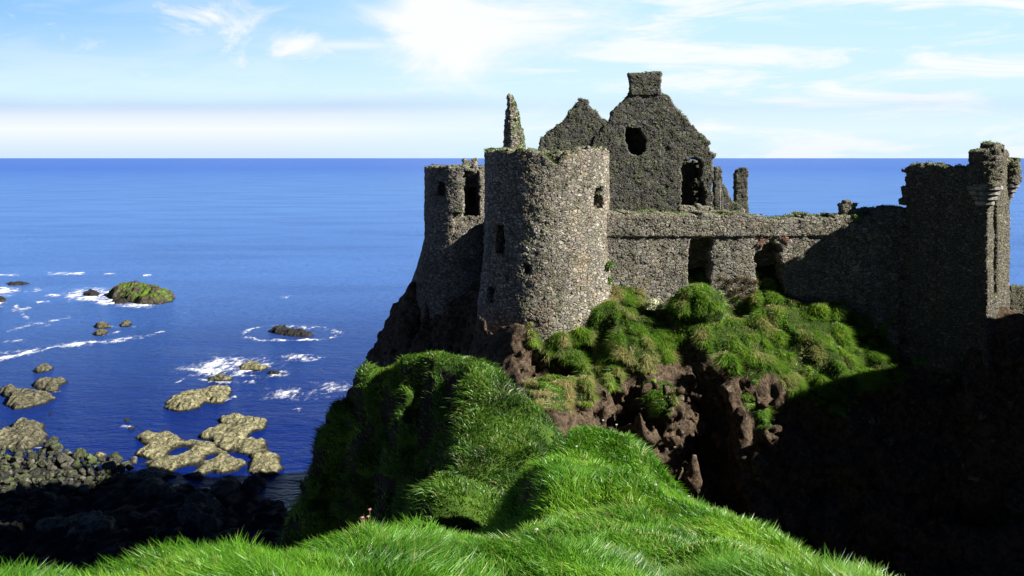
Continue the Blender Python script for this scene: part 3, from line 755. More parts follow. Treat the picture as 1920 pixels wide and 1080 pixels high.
obj('parapet_stump', V2, Q2, M_wall, t2)
lw = thing('shade_wall', 'unseen low rubble wall behind the front round tower, added to shade the ruined one', 'wall', (-1.6, 77, 24))  # hidden from view, added to throw a shadow onto the ruined tower
tufts('grass_tuft', V, Q, t2, 900, .2, M_leaf, 33.4, 321)

# --- great gable
GD = 82.0
gh = thing('gabled_ruin', 'tall dark stone gable with a chimney on its peak and a square hole', 'ruin', (13.0, 83, 28))
gpoly = [(1104, 460), (1104, 300), (1112, 262), (1134, 236), (1146, 222), (1146, 212), (1160, 196), (1184, 172), (1190, 160), (1232, 160), (1240, 174), (1252, 180), (1286, 222), (1296, 232), (1312, 250), (1329, 266), (1329, 284), (1342, 291), (1336, 300), (1338, 330), (1334, 345), (1338, 400), (1338, 460)]
hole = [(1172, 246), (1176, 239), (1202, 239), (1206, 252), (1213, 262), (1210, 285), (1198, 293), (1182, 288), (1174, 270)]
dway = [(1276, 386), (1278, 340), (1276, 312), (1284, 298), (1300, 297), (1314, 302), (1318, 312), (1314, 330), (1318, 346), (1324, 360), (1322, 375), (1318, 388)]
V, Q = panel_sdf(gpoly, GD, 2.3, .085, R(-3), [(hole, -1, 1.9, .04), (dway, -1, 3, .08)], seed=30, piv=(13, 82), ragged=.08)
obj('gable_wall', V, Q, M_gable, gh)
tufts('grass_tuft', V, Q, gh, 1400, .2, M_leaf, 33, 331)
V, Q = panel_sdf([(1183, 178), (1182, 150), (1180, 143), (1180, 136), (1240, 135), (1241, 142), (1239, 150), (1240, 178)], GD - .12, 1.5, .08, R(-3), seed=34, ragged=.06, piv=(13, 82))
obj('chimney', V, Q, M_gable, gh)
def box_wall(x0, x1, y0, y1, z0, ztop, h, seed):
    X, Y, Z = grid3((x0 - .4, y0 - .4, z0), (x1 + .4, y1 + .4, ztop + .6), h)
    F = np.maximum(np.maximum(np.abs(X - (x0 + x1) / 2) - (x1 - x0) / 2, np.abs(Y - (y0 + y1) / 2) - (y1 - y0) / 2), Z - ztop)
    X3, Y3, Z3 = np.broadcast_arrays(X, Y, Z)
    F = F + rag(X3, Y3, Z3, .14, seed)
    return nets(F, (x0 - .4, y0 - .4, z0), h)
V, Q = box_wall(15.4, 16.3, 84.5, 91, 28, 34.6, .14, 41); obj('side_wall', V, Q, M_gable, gh)
V, Q = box_wall(6.4, 7.3, 84.5, 91, 28, 35.2, .14, 42); obj('side_wall', V, Q, M_gable, gh)
V, Q = box_wall(6.4, 16.3, 91.2, 92.1, 28, 38.0, .14, 43); obj('back_wall', V, Q, M_gable, gh)

g2 = thing('gable', 'lower pointed stone gable peering over the round tower beside the tall gable', 'ruin', (5.5, 85, 28))
V, Q = panel_sdf([(1010, 460), (1013, 268), (1030, 248), (1050, 230), (1074, 206), (1083, 196), (1084, 187), (1100, 186), (1107, 197), (1122, 212), (1136, 230), (1150, 262), (1150, 460)], 82.5, 1.0, .09, R(-3), seed=50)
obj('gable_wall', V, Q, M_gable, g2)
tufts('grass_tuft', V, Q, g2, 1300, .2, M_leaf, 35, 341)

# --- leaning shard of wall
sh = thing('wall_shard', 'narrow tapering spike of ruined wall draped in ivy behind the round tower', 'ruin', (0, 81, 29))
def shard():
    h = .07
    b = px(958, 277, 80)
    lo = (b[0] - 1.6, 79.0, 29.5)
    X, Y, Z = grid3(lo, (b[0] + 2.0, 83.4, 40.8), h)
    t = (Z - 35.4) / 4.9
    xl = np.interp(Z, [29, 35.7, 37.9, 39.7, 40.1], [px(942, 0, 80)[0] - .1, px(944, 0, 80)[0], px(949, 0, 80)[0], px(952, 0, 80)[0], px(953.5, 0, 80)[0]])
    xr = np.interp(Z, [29, 35.5, 37.2, 37.4, 38.6, 39.4, 40.1], [px(984, 0, 80)[0], px(982, 0, 80)[0], px(979, 0, 80)[0], px(974, 0, 80)[0], px(971, 0, 80)[0], px(966, 0, 80)[0], px(955, 0, 80)[0]])
    dep = np.interp(Z, [29, 35, 40.2], [1.6, 1.5, .25])
    k = (Y - 80.3)
    # plan: a wedge with one broad shaded face and one broad sunlit face
    F = np.maximum(np.maximum(xl - X, X - xr), np.maximum(-k + .55 * np.abs(X - (xl * .62 + xr * .38)) * 1.6, k - dep - .4)) + 0 * Z
    F = np.maximum(F, Z - 40.15)
    X3, Y3, Z3 = np.broadcast_arrays(X, Y, Z)
    F = F + rag(X3, Y3, Z3, .10, 61)
    return nets(F, lo, h)
V, Q = shard(); obj('wall', V, Q, M_wall, sh)
fn, _ = face_data(V, Q); fc = V[Q].mean(1)
n = 700
Pn, N = sample(V, Q, np.clip(fn[:, 0], 0, 1) * (fc[:, 2] > 34.5) * (fc[:, 0] > fc[:, 0].mean() - .1) * sstep(-.15, .3, fbm(fc[:, 0], fc[:, 1], fc[:, 2], .9, 2, 5)), n, 351)
def leaf_quads(Pn, N, size, seed):
    r = np.random.default_rng(seed); n = len(Pn)
    a = r.normal(0, 1, (n, 3)); a -= .5 * N; a /= np.linalg.norm(a, axis=1)[:, None]
    b = np.cross(a, N + r.normal(0, .6, (n, 3))); b /= np.linalg.norm(b, axis=1)[:, None] + 1e-9
    s = (size * r.uniform(.6, 1.4, n))[:, None]
    c = Pn + N * .05
    V = np.stack([c - a * s, c + b * s * .6, c + a * s, c - b * s * .6, c + N * .02 * s], 1).reshape(-1, 3)
    o = np.arange(n)[:, None] * 5
    return V, [np.concatenate([o, o + 1, o + 4], 1), np.concatenate([o + 1, o + 2, o + 4], 1), np.concatenate([o + 2, o + 3, o + 4], 1), np.concatenate([o + 3, o, o + 4], 1)]
Vl, Fl = leaf_quads(Pn, N, .09, 352)
o = obj('ivy', Vl, Fl, M_leaf, sh, attrs={'tint': np.repeat(rng.random(n), 5), 'straw': np.repeat((rng.random(n) < .3) * .7, 5)}, smooth=False); o['kind'] = 'stuff'

V, Q = box_wall(-2.0, -.9, 74.6, 81.5, 22, 30.1, .12, 45); obj('wall', V, Q, M_wall, lw)
# --- small remains to the right of the great gable
def single(name, label, cat, poly, d, t, mat, seed, h=.08, ragged=.08, group=None, yaw=0.0):
    V, Q = panel_sdf(poly, d, t, h, yaw, seed=seed, ragged=ragged)
    c = (float(V[:, 0].mean()), float(V[:, 1].mean()), float(V[:, 2].min()))
    o = obj(name, V, Q, mat, loc=c)
    return tag(o, label, cat, group), V, Q
single('stone_pillar', 'lone square stone pillar standing dark against the sea beyond the wall', 'pillar', [(1380, 440), (1380, 326), (1384, 318), (1398, 315), (1402, 322), (1403, 440)], 86, 1.0, M_gable, 70, .07, .05)
single('wall_stub', 'short dark pier of masonry close beside the tall gable', 'wall', [(1340, 440), (1340, 313), (1353, 312), (1354, 345), (1356, 440)], 84, .9, M_gable, 71, .07, .05)
single('broken_wall', 'broken wall sloping down between the tall gable and the lone pillar', 'wall', [(1350, 440), (1350, 345), (1358, 343), (1366, 362), (1376, 380), (1392, 390), (1402, 398), (1408, 440)], 85.2, .8, M_gable, 72, .08, .1)
def rod(name, a, b, r, mat, label, cat):
    a, b = np.array(a), np.array(b)
    th = np.linspace(0, 2 * np.pi, 9)[:-1]
    ring = np.stack([np.cos(th) * r, np.sin(th) * r, 0 * th], 1)
    V = np.concatenate([a + ring, b + ring * .8, [b + np.array([0, 0, .02])]])
    i = np.arange(8); j = (i + 1) % 8
    o = obj(name, V, [np.stack([i, j, j + 8, i + 8], 1), np.stack([i + 8, j + 8, 0 * i + 16], 1)], mat, loc=tuple(a))
    return tag(o, label, cat)
rod('post', px(1350.5, 415, 81.2), px(1349.5, 336, 81.2), .055, M_ashlar, 'thin pale upright post beside the broken doorway of the tall gable', 'post')
o, V, Q = single('wall_stump', 'knobbly stump of masonry standing up from the curtain wall top', 'ruin', [(1577, 425), (1580, 400), (1579, 388), (1577, 384), (1586, 377), (1597, 377), (1608, 383), (1605, 392), (1606, 405), (1612, 425)], 71.4, .9, M_wall, 73, .07, .1)
single('rubble_heap', 'low heap of rubble on the curtain wall near the knobbly stump', 'rubble', [(1504, 425), (1509, 409), (1520, 404), (1535, 404), (1546, 412), (1550, 425)], 71.2, .9, M_wall, 74, .07, .12)
single('low_wall', 'low sunlit wall of loose stones under the doorway of the tall gable', 'wall', [(1272, 430), (1274, 388), (1300, 386), (1330, 387), (1345, 396), (1375, 398), (1396, 392), (1402, 430)], 78.5, .8, M_wall, 75, .08, .14)

# --- gate tower on the right
K = np.array([31.9, 66.8]); E1 = np.array([-.722, .692]); E2 = np.array([.692, .722])
gt = thing('gate_tower', 'square gate tower with corbelled corner turrets, one side black in shadow', 'tower', (K[0], K[1], 25))
def gate_main():
    h = .1
    lo = (26.3, 65.4, 20.0)
    X, Y, Z = grid3(lo, (37.0, 76.0, 36.6), h)
    a = (X - K[0]) * E1[0] + (Y - K[1]) * E1[1]
    b = (X - K[0]) * E2[0] + (Y - K[1]) * E2[1]
    A2, B2 = a[:, :, 0], b[:, :, 0]
    top = np.where(B2 < 1.1, np.interp(A2, [0, .4, 1.2, 1.6, 3.5, 5.2, 5.7], [34.1, 34.3, 34.2, 34.35, 34.45, 34.45, 34.0]), 34.0)
    # upstanding slab on the sunlit side
    top = np.where((A2 < 1.0) & (B2 > 1.5) & (B2 < 4.4), np.where(B2 < 3.4, 35.85, 35.5), top)
    top = top + rag(A2, B2, 0 * A2, .16, 80)
    F = np.maximum(np.maximum(-a, a - 5.75), np.maximum(-b, b - 4.5))
    F = np.maximum(F, Z - top[:, :, None])
    F = np.maximum(F, -np.maximum(np.maximum(1.1 - a, a - 4.7), np.maximum(np.maximum(1.1 - b, b - 3.4), 30.0 - Z)))
    X3, Y3, Z3 = np.broadcast_arrays(X, Y, Z)
    n = rag(a + 0 * Z, b + 0 * Z, Z3, .06, 82)
    # deep vertical chase in the sunlit face
    F = np.maximum(F, -(np.maximum(np.maximum(1.25 - b, b - 1.95), np.maximum(a - 1.3, np.maximum(Z - 33.4, 25.6 - Z))) + n))
    # left edge, toothed where the adjoining wall was torn away
    F = F + np.where(a > 5.0, .22 * blocks(0 * X3, 0 * Y3, Z3, 1, .33, 84) * (a > 5.3), 0)
    bi = np.argwhere(np.abs(F) < .4)
    bx, by, bz = X[bi[:, 0], 0, 0], Y[0, bi[:, 1], 0], Z[0, 0, bi[:, 2]]
    F[bi[:, 0], bi[:, 1], bi[:, 2]] += .06 * fbm(bx, by, bz, .8, 3, 86)
    return nets(F, lo, h)
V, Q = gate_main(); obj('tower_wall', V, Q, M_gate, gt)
tufts('grass_tuft', V, Q, gt, 1500, .25, M_leaf, 33.5, 361)
def lathe(prof, c, seg=40):
    th = np.linspace(0, 2 * np.pi, seg + 1)[:-1]
    V = np.concatenate([np.stack([c[0] + r_ * np.cos(th), c[1] + r_ * np.sin(th), 0 * th + z], 1) for r_, z in prof])
    i = np.arange(seg); j = (i + 1) % seg
    Qs = [np.stack([k * seg + i, k * seg + j, (k + 1) * seg + j, (k + 1) * seg + i], 1) for k in range(len(prof) - 1)]
    return V, np.concatenate(Qs)
def turret(c, rad, z0, z1, cut, seed):
    tr = bpy.data.objects.new('turret', None); tr.location = (c[0] - K[0], c[1] - K[1], z0 - 25); COL.objects.link(tr); tr.parent = gt
    prof = [(.02, z0 - 1.45), (rad - .62, z0 - 1.4)]
    for k in range(4):
        r0 = rad - .60 + k * .17; zz = z0 - 1.36 + k * .34
        prof += [(r0, zz), (r0 + .09, zz + .05), (r0 + .09, zz + .25), (r0, zz + .30)]
    prof += [(rad - .1, z0 + .05), (.02, z0 + .05)]
    Vc, Qc = lathe(prof, c)
    obj('corbel', Vc, Qc, M_ashlar, tr, smooth=False)
    h = .08
    lo = (c[0] - rad - .4, c[1] - rad - .4, z0 - .1)
    X, Y, Z = grid3(lo, (c[0] + rad + .4, c[1] + rad + .4, z1 + .6), h)
    rr = np.hypot(X - c[0], Y - c[1])
    X3, Y3, Z3 = np.broadcast_arrays(X, Y, Z)
    F = np.maximum(np.maximum(rr - rad, -np.maximum(rr - (rad - .6), z0 + .4 - Z)), np.maximum(Z - z1, z0 - Z)) + rag(X3, Y3, Z3, .1, seed)
    F = np.maximum(F, cut(X, Y, Z) + rag(X3, Y3, Z3, .14, seed + 1))
    Vt, Qt = nets(F, lo, h)
    obj('turret_wall', Vt, Qt, M_gate, tr)
turret((K[0] + .05 + E1[0] * .25, K[1] - .05 + E1[1] * .25), 1.12, 33.15, 35.5, lambda X, Y, Z: np.minimum(Z - 34.5, px(1832, 0, 66.5)[0] - X), 87)
Rr = K + E2 * 4.5
turret((Rr[0] + .0, Rr[1] + .1), .66, 33.2, 34.9, lambda X, Y, Z: Z - 34.9, 89)
single('bridge_wall', 'dark low parapet wall running off beside the sunlit foot of the gate tower', 'wall', [(1893, 660), (1893, 537), (1915, 538), (1960, 545), (2010, 548), (2010, 660)], 71, .9, M_gate, 92, .1, .06)

# ------------------------------------------------------------------ plants with their own shape
def clump(name, label, cat, c, rad, n, mat, size, seed, group=None, up=.3):
    r = np.random.default_rng(seed)
    d = r.normal(0, 1, (n, 3)); d /= np.linalg.norm(d, axis=1)[:, None]; d[:, 2] = np.abs(d[:, 2]) * .9 - .2
    rr = r.uniform(.35, 1.0, n) ** .6
    lump = 1 + .35 * fbm(d[:, 0] * 3 + seed, d[:, 1] * 3, d[:, 2] * 3, 1.0, 2, seed)
    Pn = np.array(c) + d * (rr * lump)[:, None] * np.array(rad)
    N = d * .6 + np.array([0, 0, up]); N /= np.linalg.norm(N, axis=1)[:, None]
    Vl, Fl = leaf_quads(Pn, N, size, seed + 1)
    o = obj(name, Vl, Fl, mat, attrs={'tint': np.repeat(np.clip(r.normal(.5, .25, n), 0, 1), 5), 'straw': np.repeat((r.random(n) < .15) * .6, 5)}, smooth=False, loc=tuple(np.array(c) - np.array([0, 0, rad[2] * .2])))
    return tag(o, label, cat, group)
clump('bush', 'small leafy green bush on the wall top beside the knobbly stump', 'bush', px(1606, 407, 71), (.45, .4, .35), 420, M_leaf, .08, 401)
clump('bush', 'bright green bush growing in the joint of round tower and curtain wall', 'bush', px(1143, 500, 69.4), (.38, .35, .42), 420, M_leaf, .08, 402)
clump('bush', 'sparse trailing bush lower down the joint of tower and wall', 'bush', px(1141, 530, 69.5), (.28, .3, .55), 260, M_leaf, .08, 403)
clump('flowering_bush', 'pale cream flowering bush at the foot of the curtain wall', 'bush', px(1225, 575, 68.2), (.55, .5, .75), 900, M_cream, .08, 404)
clump('bush', 'yellow-green flowering bush at the dark end of the grassy crag', 'bush', px(1728, 680, 67.3), (.6, .5, .5), 420, M_leaf, .08, 405)
for i, (u, v) in enumerate([(1352, 524), (1368, 528), (1384, 523), (1402, 526), (1415, 531), (1360, 541), (1378, 545), (1396, 541), (1412, 548), (1388, 557), (1404, 560), (1372, 553)]):
    r = np.random.default_rng(420 + i)
    n = 70
    c = np.array(px(u, v, 70.4))
    Pn = c + r.normal(0, 1, (n, 3)) * np.array([.12, .02, .08])
    N = np.tile(np.array([0, -.8, .6]), (n, 1))
    Vb, Fb = blades(Pn, N, 0.26 * r.uniform(.5, 1.3, n), .04 * r.uniform(.6, 1.4, n), .8, 1.0, (0, -.3), seed=440 + i)
    o = obj('dry_plant', Vb, Fb, M_dry, attrs={'tint': np.repeat(r.random(n), 5), 'straw': np.repeat(r.random(n) * .5, 5)}, smooth=False, loc=tuple(c))
    tag(o, 'brown withered tuft on the pier between the two wall doorways', 'plant', 'withered tufts on the curtain wall')

# flowers on the hill
def ground(V, Q, x, y):
    fc = V[Q].mean(1); m = np.hypot(fc[:, 0] - x, fc[:, 1] - y) < .35
    return float(fc[m][:, 2].max()) if m.any() else 25.0
def flower(loc, h, head, mat, label, group, seed):
    r = np.random.default_rng(seed)
    t = thing('flower', label, 'flower', loc, group)
    w = .006
    lean = r.normal(0, .15, 2) * h
    V = np.array([[-w, 0, 0], [w, 0, 0], [0, w * 1.5, 0], [lean[0] - w, lean[1], h], [lean[0] + w, lean[1], h], [lean[0], lean[1] + w, h]]) + np.array(loc)
    obj('stem', V, np.array([[0, 1, 4, 3], [1, 2, 5, 4], [2, 0, 3, 5]]), M_leaf, t, attrs={'tint': np.full(6, .5), 'straw': np.zeros(6)})
    c = np.array(loc) + np.array([lean[0], lean[1], h])
    k = 12
    prof = [(.05, -.5), (.7, -.3), (1.0, .1), (.75, .5), (.3, .7), (.02, .72)]
    Vl, Fl = lathe([(a * head, b * head) for a, b in prof], (0, 0), k)
    Vl = Vl * (1 + .28 * np.where(np.arange(len(Vl)) % 2, 1, -1))[:, None] + c
    obj('petals', Vl, Fl, mat, t, attrs={'tint': r.random(len(Vl)), 'straw': np.zeros(len(Vl))}, smooth=False)
for i, (u, v, d) in enumerate([(677, 996, 14.0), (684, 1000, 13.9), (690, 994, 14.1), (681, 990, 14.2), (694, 1001, 13.8)]):
    x, y, z = px(u, v, d)
    flower((x, y, ground(VA, QA, x, y)), .2 + .03 * i, .02, M_pink, 'pink flower head on the seaward edge of the foreground hill', 'pink flowers at the hill edge', 500 + i)
for i, (u, v, d) in enumerate([(1130, 830, 30), (1155, 845, 29.5), (1200, 900, 27), (1290, 905, 27), (1230, 952, 22.5), (1085, 858, 28), (1010, 985, 19)]):
    x, y, z = px(u, v, d)
    flower((x, y, ground(VA, QA, x, y)), .25, .03, M_white, 'tiny white flower in the grass of the foreground ridge', 'white flowers in the ridge grass', 520 + i)

# ------------------------------------------------------------------ sea
def sea_mesh():
    us = np.linspace(-1.15, 1.15, 260)
    ds = np.concatenate([[30], np.geomspace(45, 40000, 420)])
    X = np.tan(us)[:, None] * ds[None]
    Y = np.ones_like(us)[:, None] * ds[None]
    V = np.stack([X, Y, 0 * X], -1).reshape(-1, 3)
    I = np.arange(X.size).reshape(X.shape)
    Q = np.stack([I[:-1, :-1], I[1:, :-1], I[1:, 1:], I[:-1, 1:]], -1).reshape(-1, 4)
    return V, Q
def sea_material():
    T = NT('sea_water')
    geo = T.n('ShaderNodeNewGeometry'); pos = geo.outputs['Position']
    dist = T.n('ShaderNodeVectorMath', {0: pos}, operation='LENGTH').outputs['Value']
    a = T.noise(T.vmath('MULTIPLY', pos, (.30, .55, 1)), 1, 4, .6, .4)
    b = T.noise(T.vmath('MULTIPLY', pos, (1.1, 2.2, 1)), 1, 3, .6)
    sw = T.noise(T.vmath('MULTIPLY', pos, (.02, .07, 1)), 1, 3, .5)
    h = T.math('ADD', T.math('MULTIPLY', a.outputs[0], 1.0), T.math('ADD', T.math('MULTIPLY', b.outputs[0], .30), T.math('MULTIPLY', sw.outputs[0], 2.5)))
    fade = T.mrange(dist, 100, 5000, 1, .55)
    bp = T.n('ShaderNodeBump', {'Height': h, 'Distance': .55, 'Strength': fade})
    patch = T.noise(T.vmath('MULTIPLY', pos, (.012, .035, 1)), 1, 5, .6)
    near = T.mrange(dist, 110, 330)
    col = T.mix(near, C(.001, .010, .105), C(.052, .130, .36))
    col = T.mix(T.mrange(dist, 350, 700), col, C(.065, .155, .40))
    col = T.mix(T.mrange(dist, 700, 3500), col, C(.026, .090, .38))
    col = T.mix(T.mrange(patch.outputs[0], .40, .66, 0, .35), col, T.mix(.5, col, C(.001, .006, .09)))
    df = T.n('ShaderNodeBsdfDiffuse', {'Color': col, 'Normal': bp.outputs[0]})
    gl = T.n('ShaderNodeBsdfGlossy', {'Color': (.75, .88, 1, 1), 'Roughness': .18, 'Normal': bp.outputs[0]})
    fr = T.n('ShaderNodeFresnel', {'IOR': 1.33, 'Normal': bp.outputs[0]}).outputs[0]
    bs = T.n('ShaderNodeMixShader', {0: T.math('MULTIPLY', fr, .32), 1: df.outputs[0], 2: gl.outputs[0]})
    T.n('ShaderNodeOutputMaterial', {'Surface': bs.outputs[0]})
    return T.m
V, Q = sea_mesh()
tag(obj('sea', V, Q, sea_material()), None, None, kind='structure')

# shore: dark weedy ground just above the water along the foot of the headland
def plan_rock(outline, height, h, seed, soft=.6, rough=.25, edge=.75, zbase=-.35, slab=0.0, pools=(), grow=.3):
    """rock standing in the water, from its waterline outline (world x, y)"""
    W = np.array(outline, float)
    lo, hi = W.min(0) - 1.2, W.max(0) + 1.2
    xs, ys = np.arange(lo[0], hi[0], h), np.arange(lo[1], hi[1], h * 1.6)
    X, Y = np.meshgrid(xs, ys, indexing='ij')
    s = -poly_sd(X, Y, W) + grow + .6 * edge * fbm(X, Y * .7, 0 * X, 1.9, 4, seed, .6)
    for (cx, cy, rx, ry) in pools:
        s = np.minimum(s, (np.hypot((X - cx) / rx, (Y - cy) / ry) - 1) * min(rx, ry) * .6 + .35)
    Z = zbase + (height - zbase) * (1 - np.exp(-np.clip(s, 0, 50) / soft)) * (1 + .30 * fbm(X, Y, 0 * X, 4, 2, seed + 2))
    Z = Z + rough * 1.2 * ridged(X, Y * .6, 0 * X, 1.5, 5, seed + 3) * sstep(0, 1.0, s) + .12 * rough * (_h(np.floor(X * 1.3 + .8 * fbm(X, Y, 0 * X, 2, 2, 3)).astype(np.int64), np.floor(Y * .7 + .8 * fbm(X, Y, 0 * X, 2, 2, 4)).astype(np.int64), np.zeros(X.shape, np.int64), seed) - .5) * 4 * sstep(0, 1.0, s) + slab * np.floor((fbm(X, Y, 0 * X, 3, 2, seed + 4)) * 3) * sstep(0, 1, s)
    Z = np.where(s < 0, zbase + .3 * np.clip(s, -1, 0), Z)
    keep = s > -.9
    I = np.arange(X.size).reshape(X.shape)
    ck = keep[:-1, :-1] & keep[1:, :-1] & keep[1:, 1:] & keep[:-1, 1:]
    Q = np.stack([I[:-1, :-1], I[1:, :-1], I[1:, 1:], I[:-1, 1:]], -1)[ck]
    V = np.stack([X, Y, Z], -1).reshape(-1, 3)
    used = np.unique(Q); mp = -np.ones(len(V), int); mp[used] = np.arange(len(used))
    return V[used], mp[Q]
def W(pts): return [sea(u, v)[:2] for u, v in pts]
V, Q = plan_rock(W([(-120, 862), (0, 858), (100, 858), (220, 895), (330, 905), (470, 925), (560, 945), (640, 1000), (640, 1150), (-120, 1150)]), .35, .3, 600, 2.0, .55, 1.6)
tag(obj('shore', V, Q, M_shore), None, None, kind='structure')

rocks = [
 # outline, height, material, label, kwargs
 ([(200, 556), (212, 551), (240, 549), (275, 549), (305, 552), (327, 558), (322, 566), (300, 571), (262, 571), (235, 567), (212, 562)], 2.6, M_isle, 'green-topped rocky islet ringed with surf, the largest far out', dict(rough=.7, soft=1.5)),
 ([(157, 553), (165, 549), (180, 549), (188, 552), (182, 556), (165, 557)], 1.0, M_low, 'small dark rock in white surf beside the green islet', dict(rough=.4)),
 ([(210, 565), (225, 563), (240, 567), (232, 571), (215, 570)], .9, M_low, 'black wet rock at the seaward foot of the green islet', dict(rough=.4)),
 ([(10, 532), (35, 530), (58, 532), (45, 535), (18, 536)], .6, M_low, 'long low black reef farthest out on the open sea', dict(rough=.3)),
 ([(-20, 562), (2, 558), (11, 561), (8, 567), (-15, 569)], 1.0, M_low, 'dark rock cut by the picture edge amid surf', dict(rough=.3)),
 ([(176, 612), (190, 606), (208, 609), (209, 614), (195, 617), (180, 616)], .5, M_mid, 'upper of two touching brown rocks out at sea', dict(rough=.5)),
 ([(174, 626), (182, 620), (198, 620), (204, 625), (192, 630), (178, 630)], .5, M_mid, 'lower of two touching brown rocks out at sea', dict(rough=.5)),
 ([(221, 609), (230, 604), (244, 605), (248, 609), (238, 613), (225, 613)], .5, M_mid, 'small brown rock beside the touching pair', dict(rough=.5)),
 ([(505, 622), (520, 616), (550, 619), (590, 628), (575, 633), (545, 631), (520, 627)], .8, M_low, 'black rock inside an oval ring of foam', dict(rough=.5)),
 ([(445, 690), (460, 682), (485, 682), (505, 690), (490, 697), (455, 696)], .55, M_pale, 'pale rock awash in the middle of the broad surf patch', dict(rough=.4)),
 ([(385, 712), (410, 704), (435, 706), (440, 713), (415, 717), (390, 717)], .5, M_mid, 'low rock at the near edge of the broad surf patch', dict(rough=.3)),
 ([(500, 700), (520, 696), (535, 699), (525, 704), (505, 705)], .4, M_low, 'dark low rock at the end of the broad surf patch', dict(rough=.3)),
 ([(60, 697), (72, 690), (90, 687), (101, 690), (90, 697), (68, 701)], .8, M_mid, 'small lone grey rock above the forked reef', dict(rough=.4)),
 ([(60, 722), (75, 716), (100, 716), (124, 713), (125, 717), (108, 726), (110, 734), (90, 736), (72, 730)], .75, M_mid, 'forked grey reef behind the broad olive rock', dict(rough=.5)),
 ([(-2, 736), (15, 731), (40, 735), (60, 739), (98, 739), (104, 748), (85, 758), (50, 766), (25, 770), (12, 760), (15, 748)], .75, M_mid, 'broad olive rock near the forked grey reef', dict(rough=.5)),
 ([(304, 766), (312, 752), (330, 742), (365, 735), (400, 729), (432, 726), (436, 734), (425, 743), (432, 748), (412, 758), (385, 757), (372, 766), (335, 773)], .6, M_pale, 'long pale rock slab lying alone with a notch of water', dict(rough=.4)),
 ([(-30, 812), (0, 815), (20, 808), (22, 796), (50, 791), (84, 796), (82, 806), (86, 820), (78, 835), (55, 845), (20, 843), (-30, 850)], .75, M_mid, 'hunched olive grey rock just off the boulder beach', dict(rough=.5)),
 ([(375, 818), (400, 806), (420, 798), (415, 788), (440, 783), (470, 786), (495, 793), (492, 804), (465, 812), (460, 822), (490, 830), (492, 842), (520, 858), (522, 880), (505, 892), (482, 893), (475, 872), (480, 852), (455, 850), (430, 845), (405, 838), (415, 826), (390, 824)], .42, M_pale, 'branching pale rock platform reaching out towards the mound', dict(rough=.28, edge=1.1, grow=.75, soft=.4)),
 ([(265, 822), (280, 815), (312, 815), (340, 826), (365, 832), (395, 834), (412, 846), (425, 862), (450, 872), (440, 884), (415, 886), (398, 880), (370, 896), (340, 890), (310, 893), (285, 900), (250, 905), (225, 905), (232, 885), (262, 872), (295, 868), (280, 860), (262, 852), (270, 843), (290, 838)], .42, M_pale, 'wide pale rock platform with tide pools beside the boulder beach', dict(rough=.28, edge=1.1, grow=.75, soft=.4, pools=[(*sea(336, 847)[:2], 1.2, 2.2), (*sea(345, 884)[:2], 1.3, 2), (*sea(258, 878)[:2], 1.2, 1.6), (*sea(395, 858)[:2], .8, 1.5)])),
 ([(170, 856), (178, 850), (198, 850), (203, 855), (190, 861), (175, 861)], .5, M_pale, 'small pale flat rock in the water above the boulders', dict(rough=.2)),
 ([(236, 804), (246, 800), (256, 801), (250, 806), (238, 807)], .4, M_mid, 'tiny rock poking out between slab and platforms', dict(rough=.2)),
 ([(85, 776), (98, 770), (106, 772), (98, 779), (88, 780)], .35, M_low, 'tiny black rock below the broad olive rock', dict(rough=.2)),
 ([(232, 788), (240, 782), (246, 786), (243, 792), (235, 793)], .35, M_low, 'tiny dark rock standing alone in the blue bay', dict(rough=.2)),
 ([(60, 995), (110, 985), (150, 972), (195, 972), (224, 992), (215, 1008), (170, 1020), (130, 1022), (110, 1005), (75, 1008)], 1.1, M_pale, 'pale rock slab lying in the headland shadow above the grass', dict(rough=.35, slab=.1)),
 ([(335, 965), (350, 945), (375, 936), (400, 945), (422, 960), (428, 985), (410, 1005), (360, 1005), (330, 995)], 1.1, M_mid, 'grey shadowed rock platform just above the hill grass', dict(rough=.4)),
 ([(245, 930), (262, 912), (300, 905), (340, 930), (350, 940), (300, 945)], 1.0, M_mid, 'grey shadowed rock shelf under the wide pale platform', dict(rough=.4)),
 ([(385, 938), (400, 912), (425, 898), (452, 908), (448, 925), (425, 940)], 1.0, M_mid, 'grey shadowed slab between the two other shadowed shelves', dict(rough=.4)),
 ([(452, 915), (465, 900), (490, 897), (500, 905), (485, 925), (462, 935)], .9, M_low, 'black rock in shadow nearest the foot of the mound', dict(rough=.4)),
]
for i, (ol, hgt, m, lab, kw) in enumerate(rocks):
    w = W(ol)
    dm = np.mean([p[1] for p in w])
    V, Q = plan_rock(w, hgt, max(.1, dm * .0011), 610 + i * 7, **kw)
    c = (float(V[:, 0].mean()), float(V[:, 1].mean()), 0.0)
    tag(obj('sea_rock', V, Q, m, loc=c), lab, 'rock')

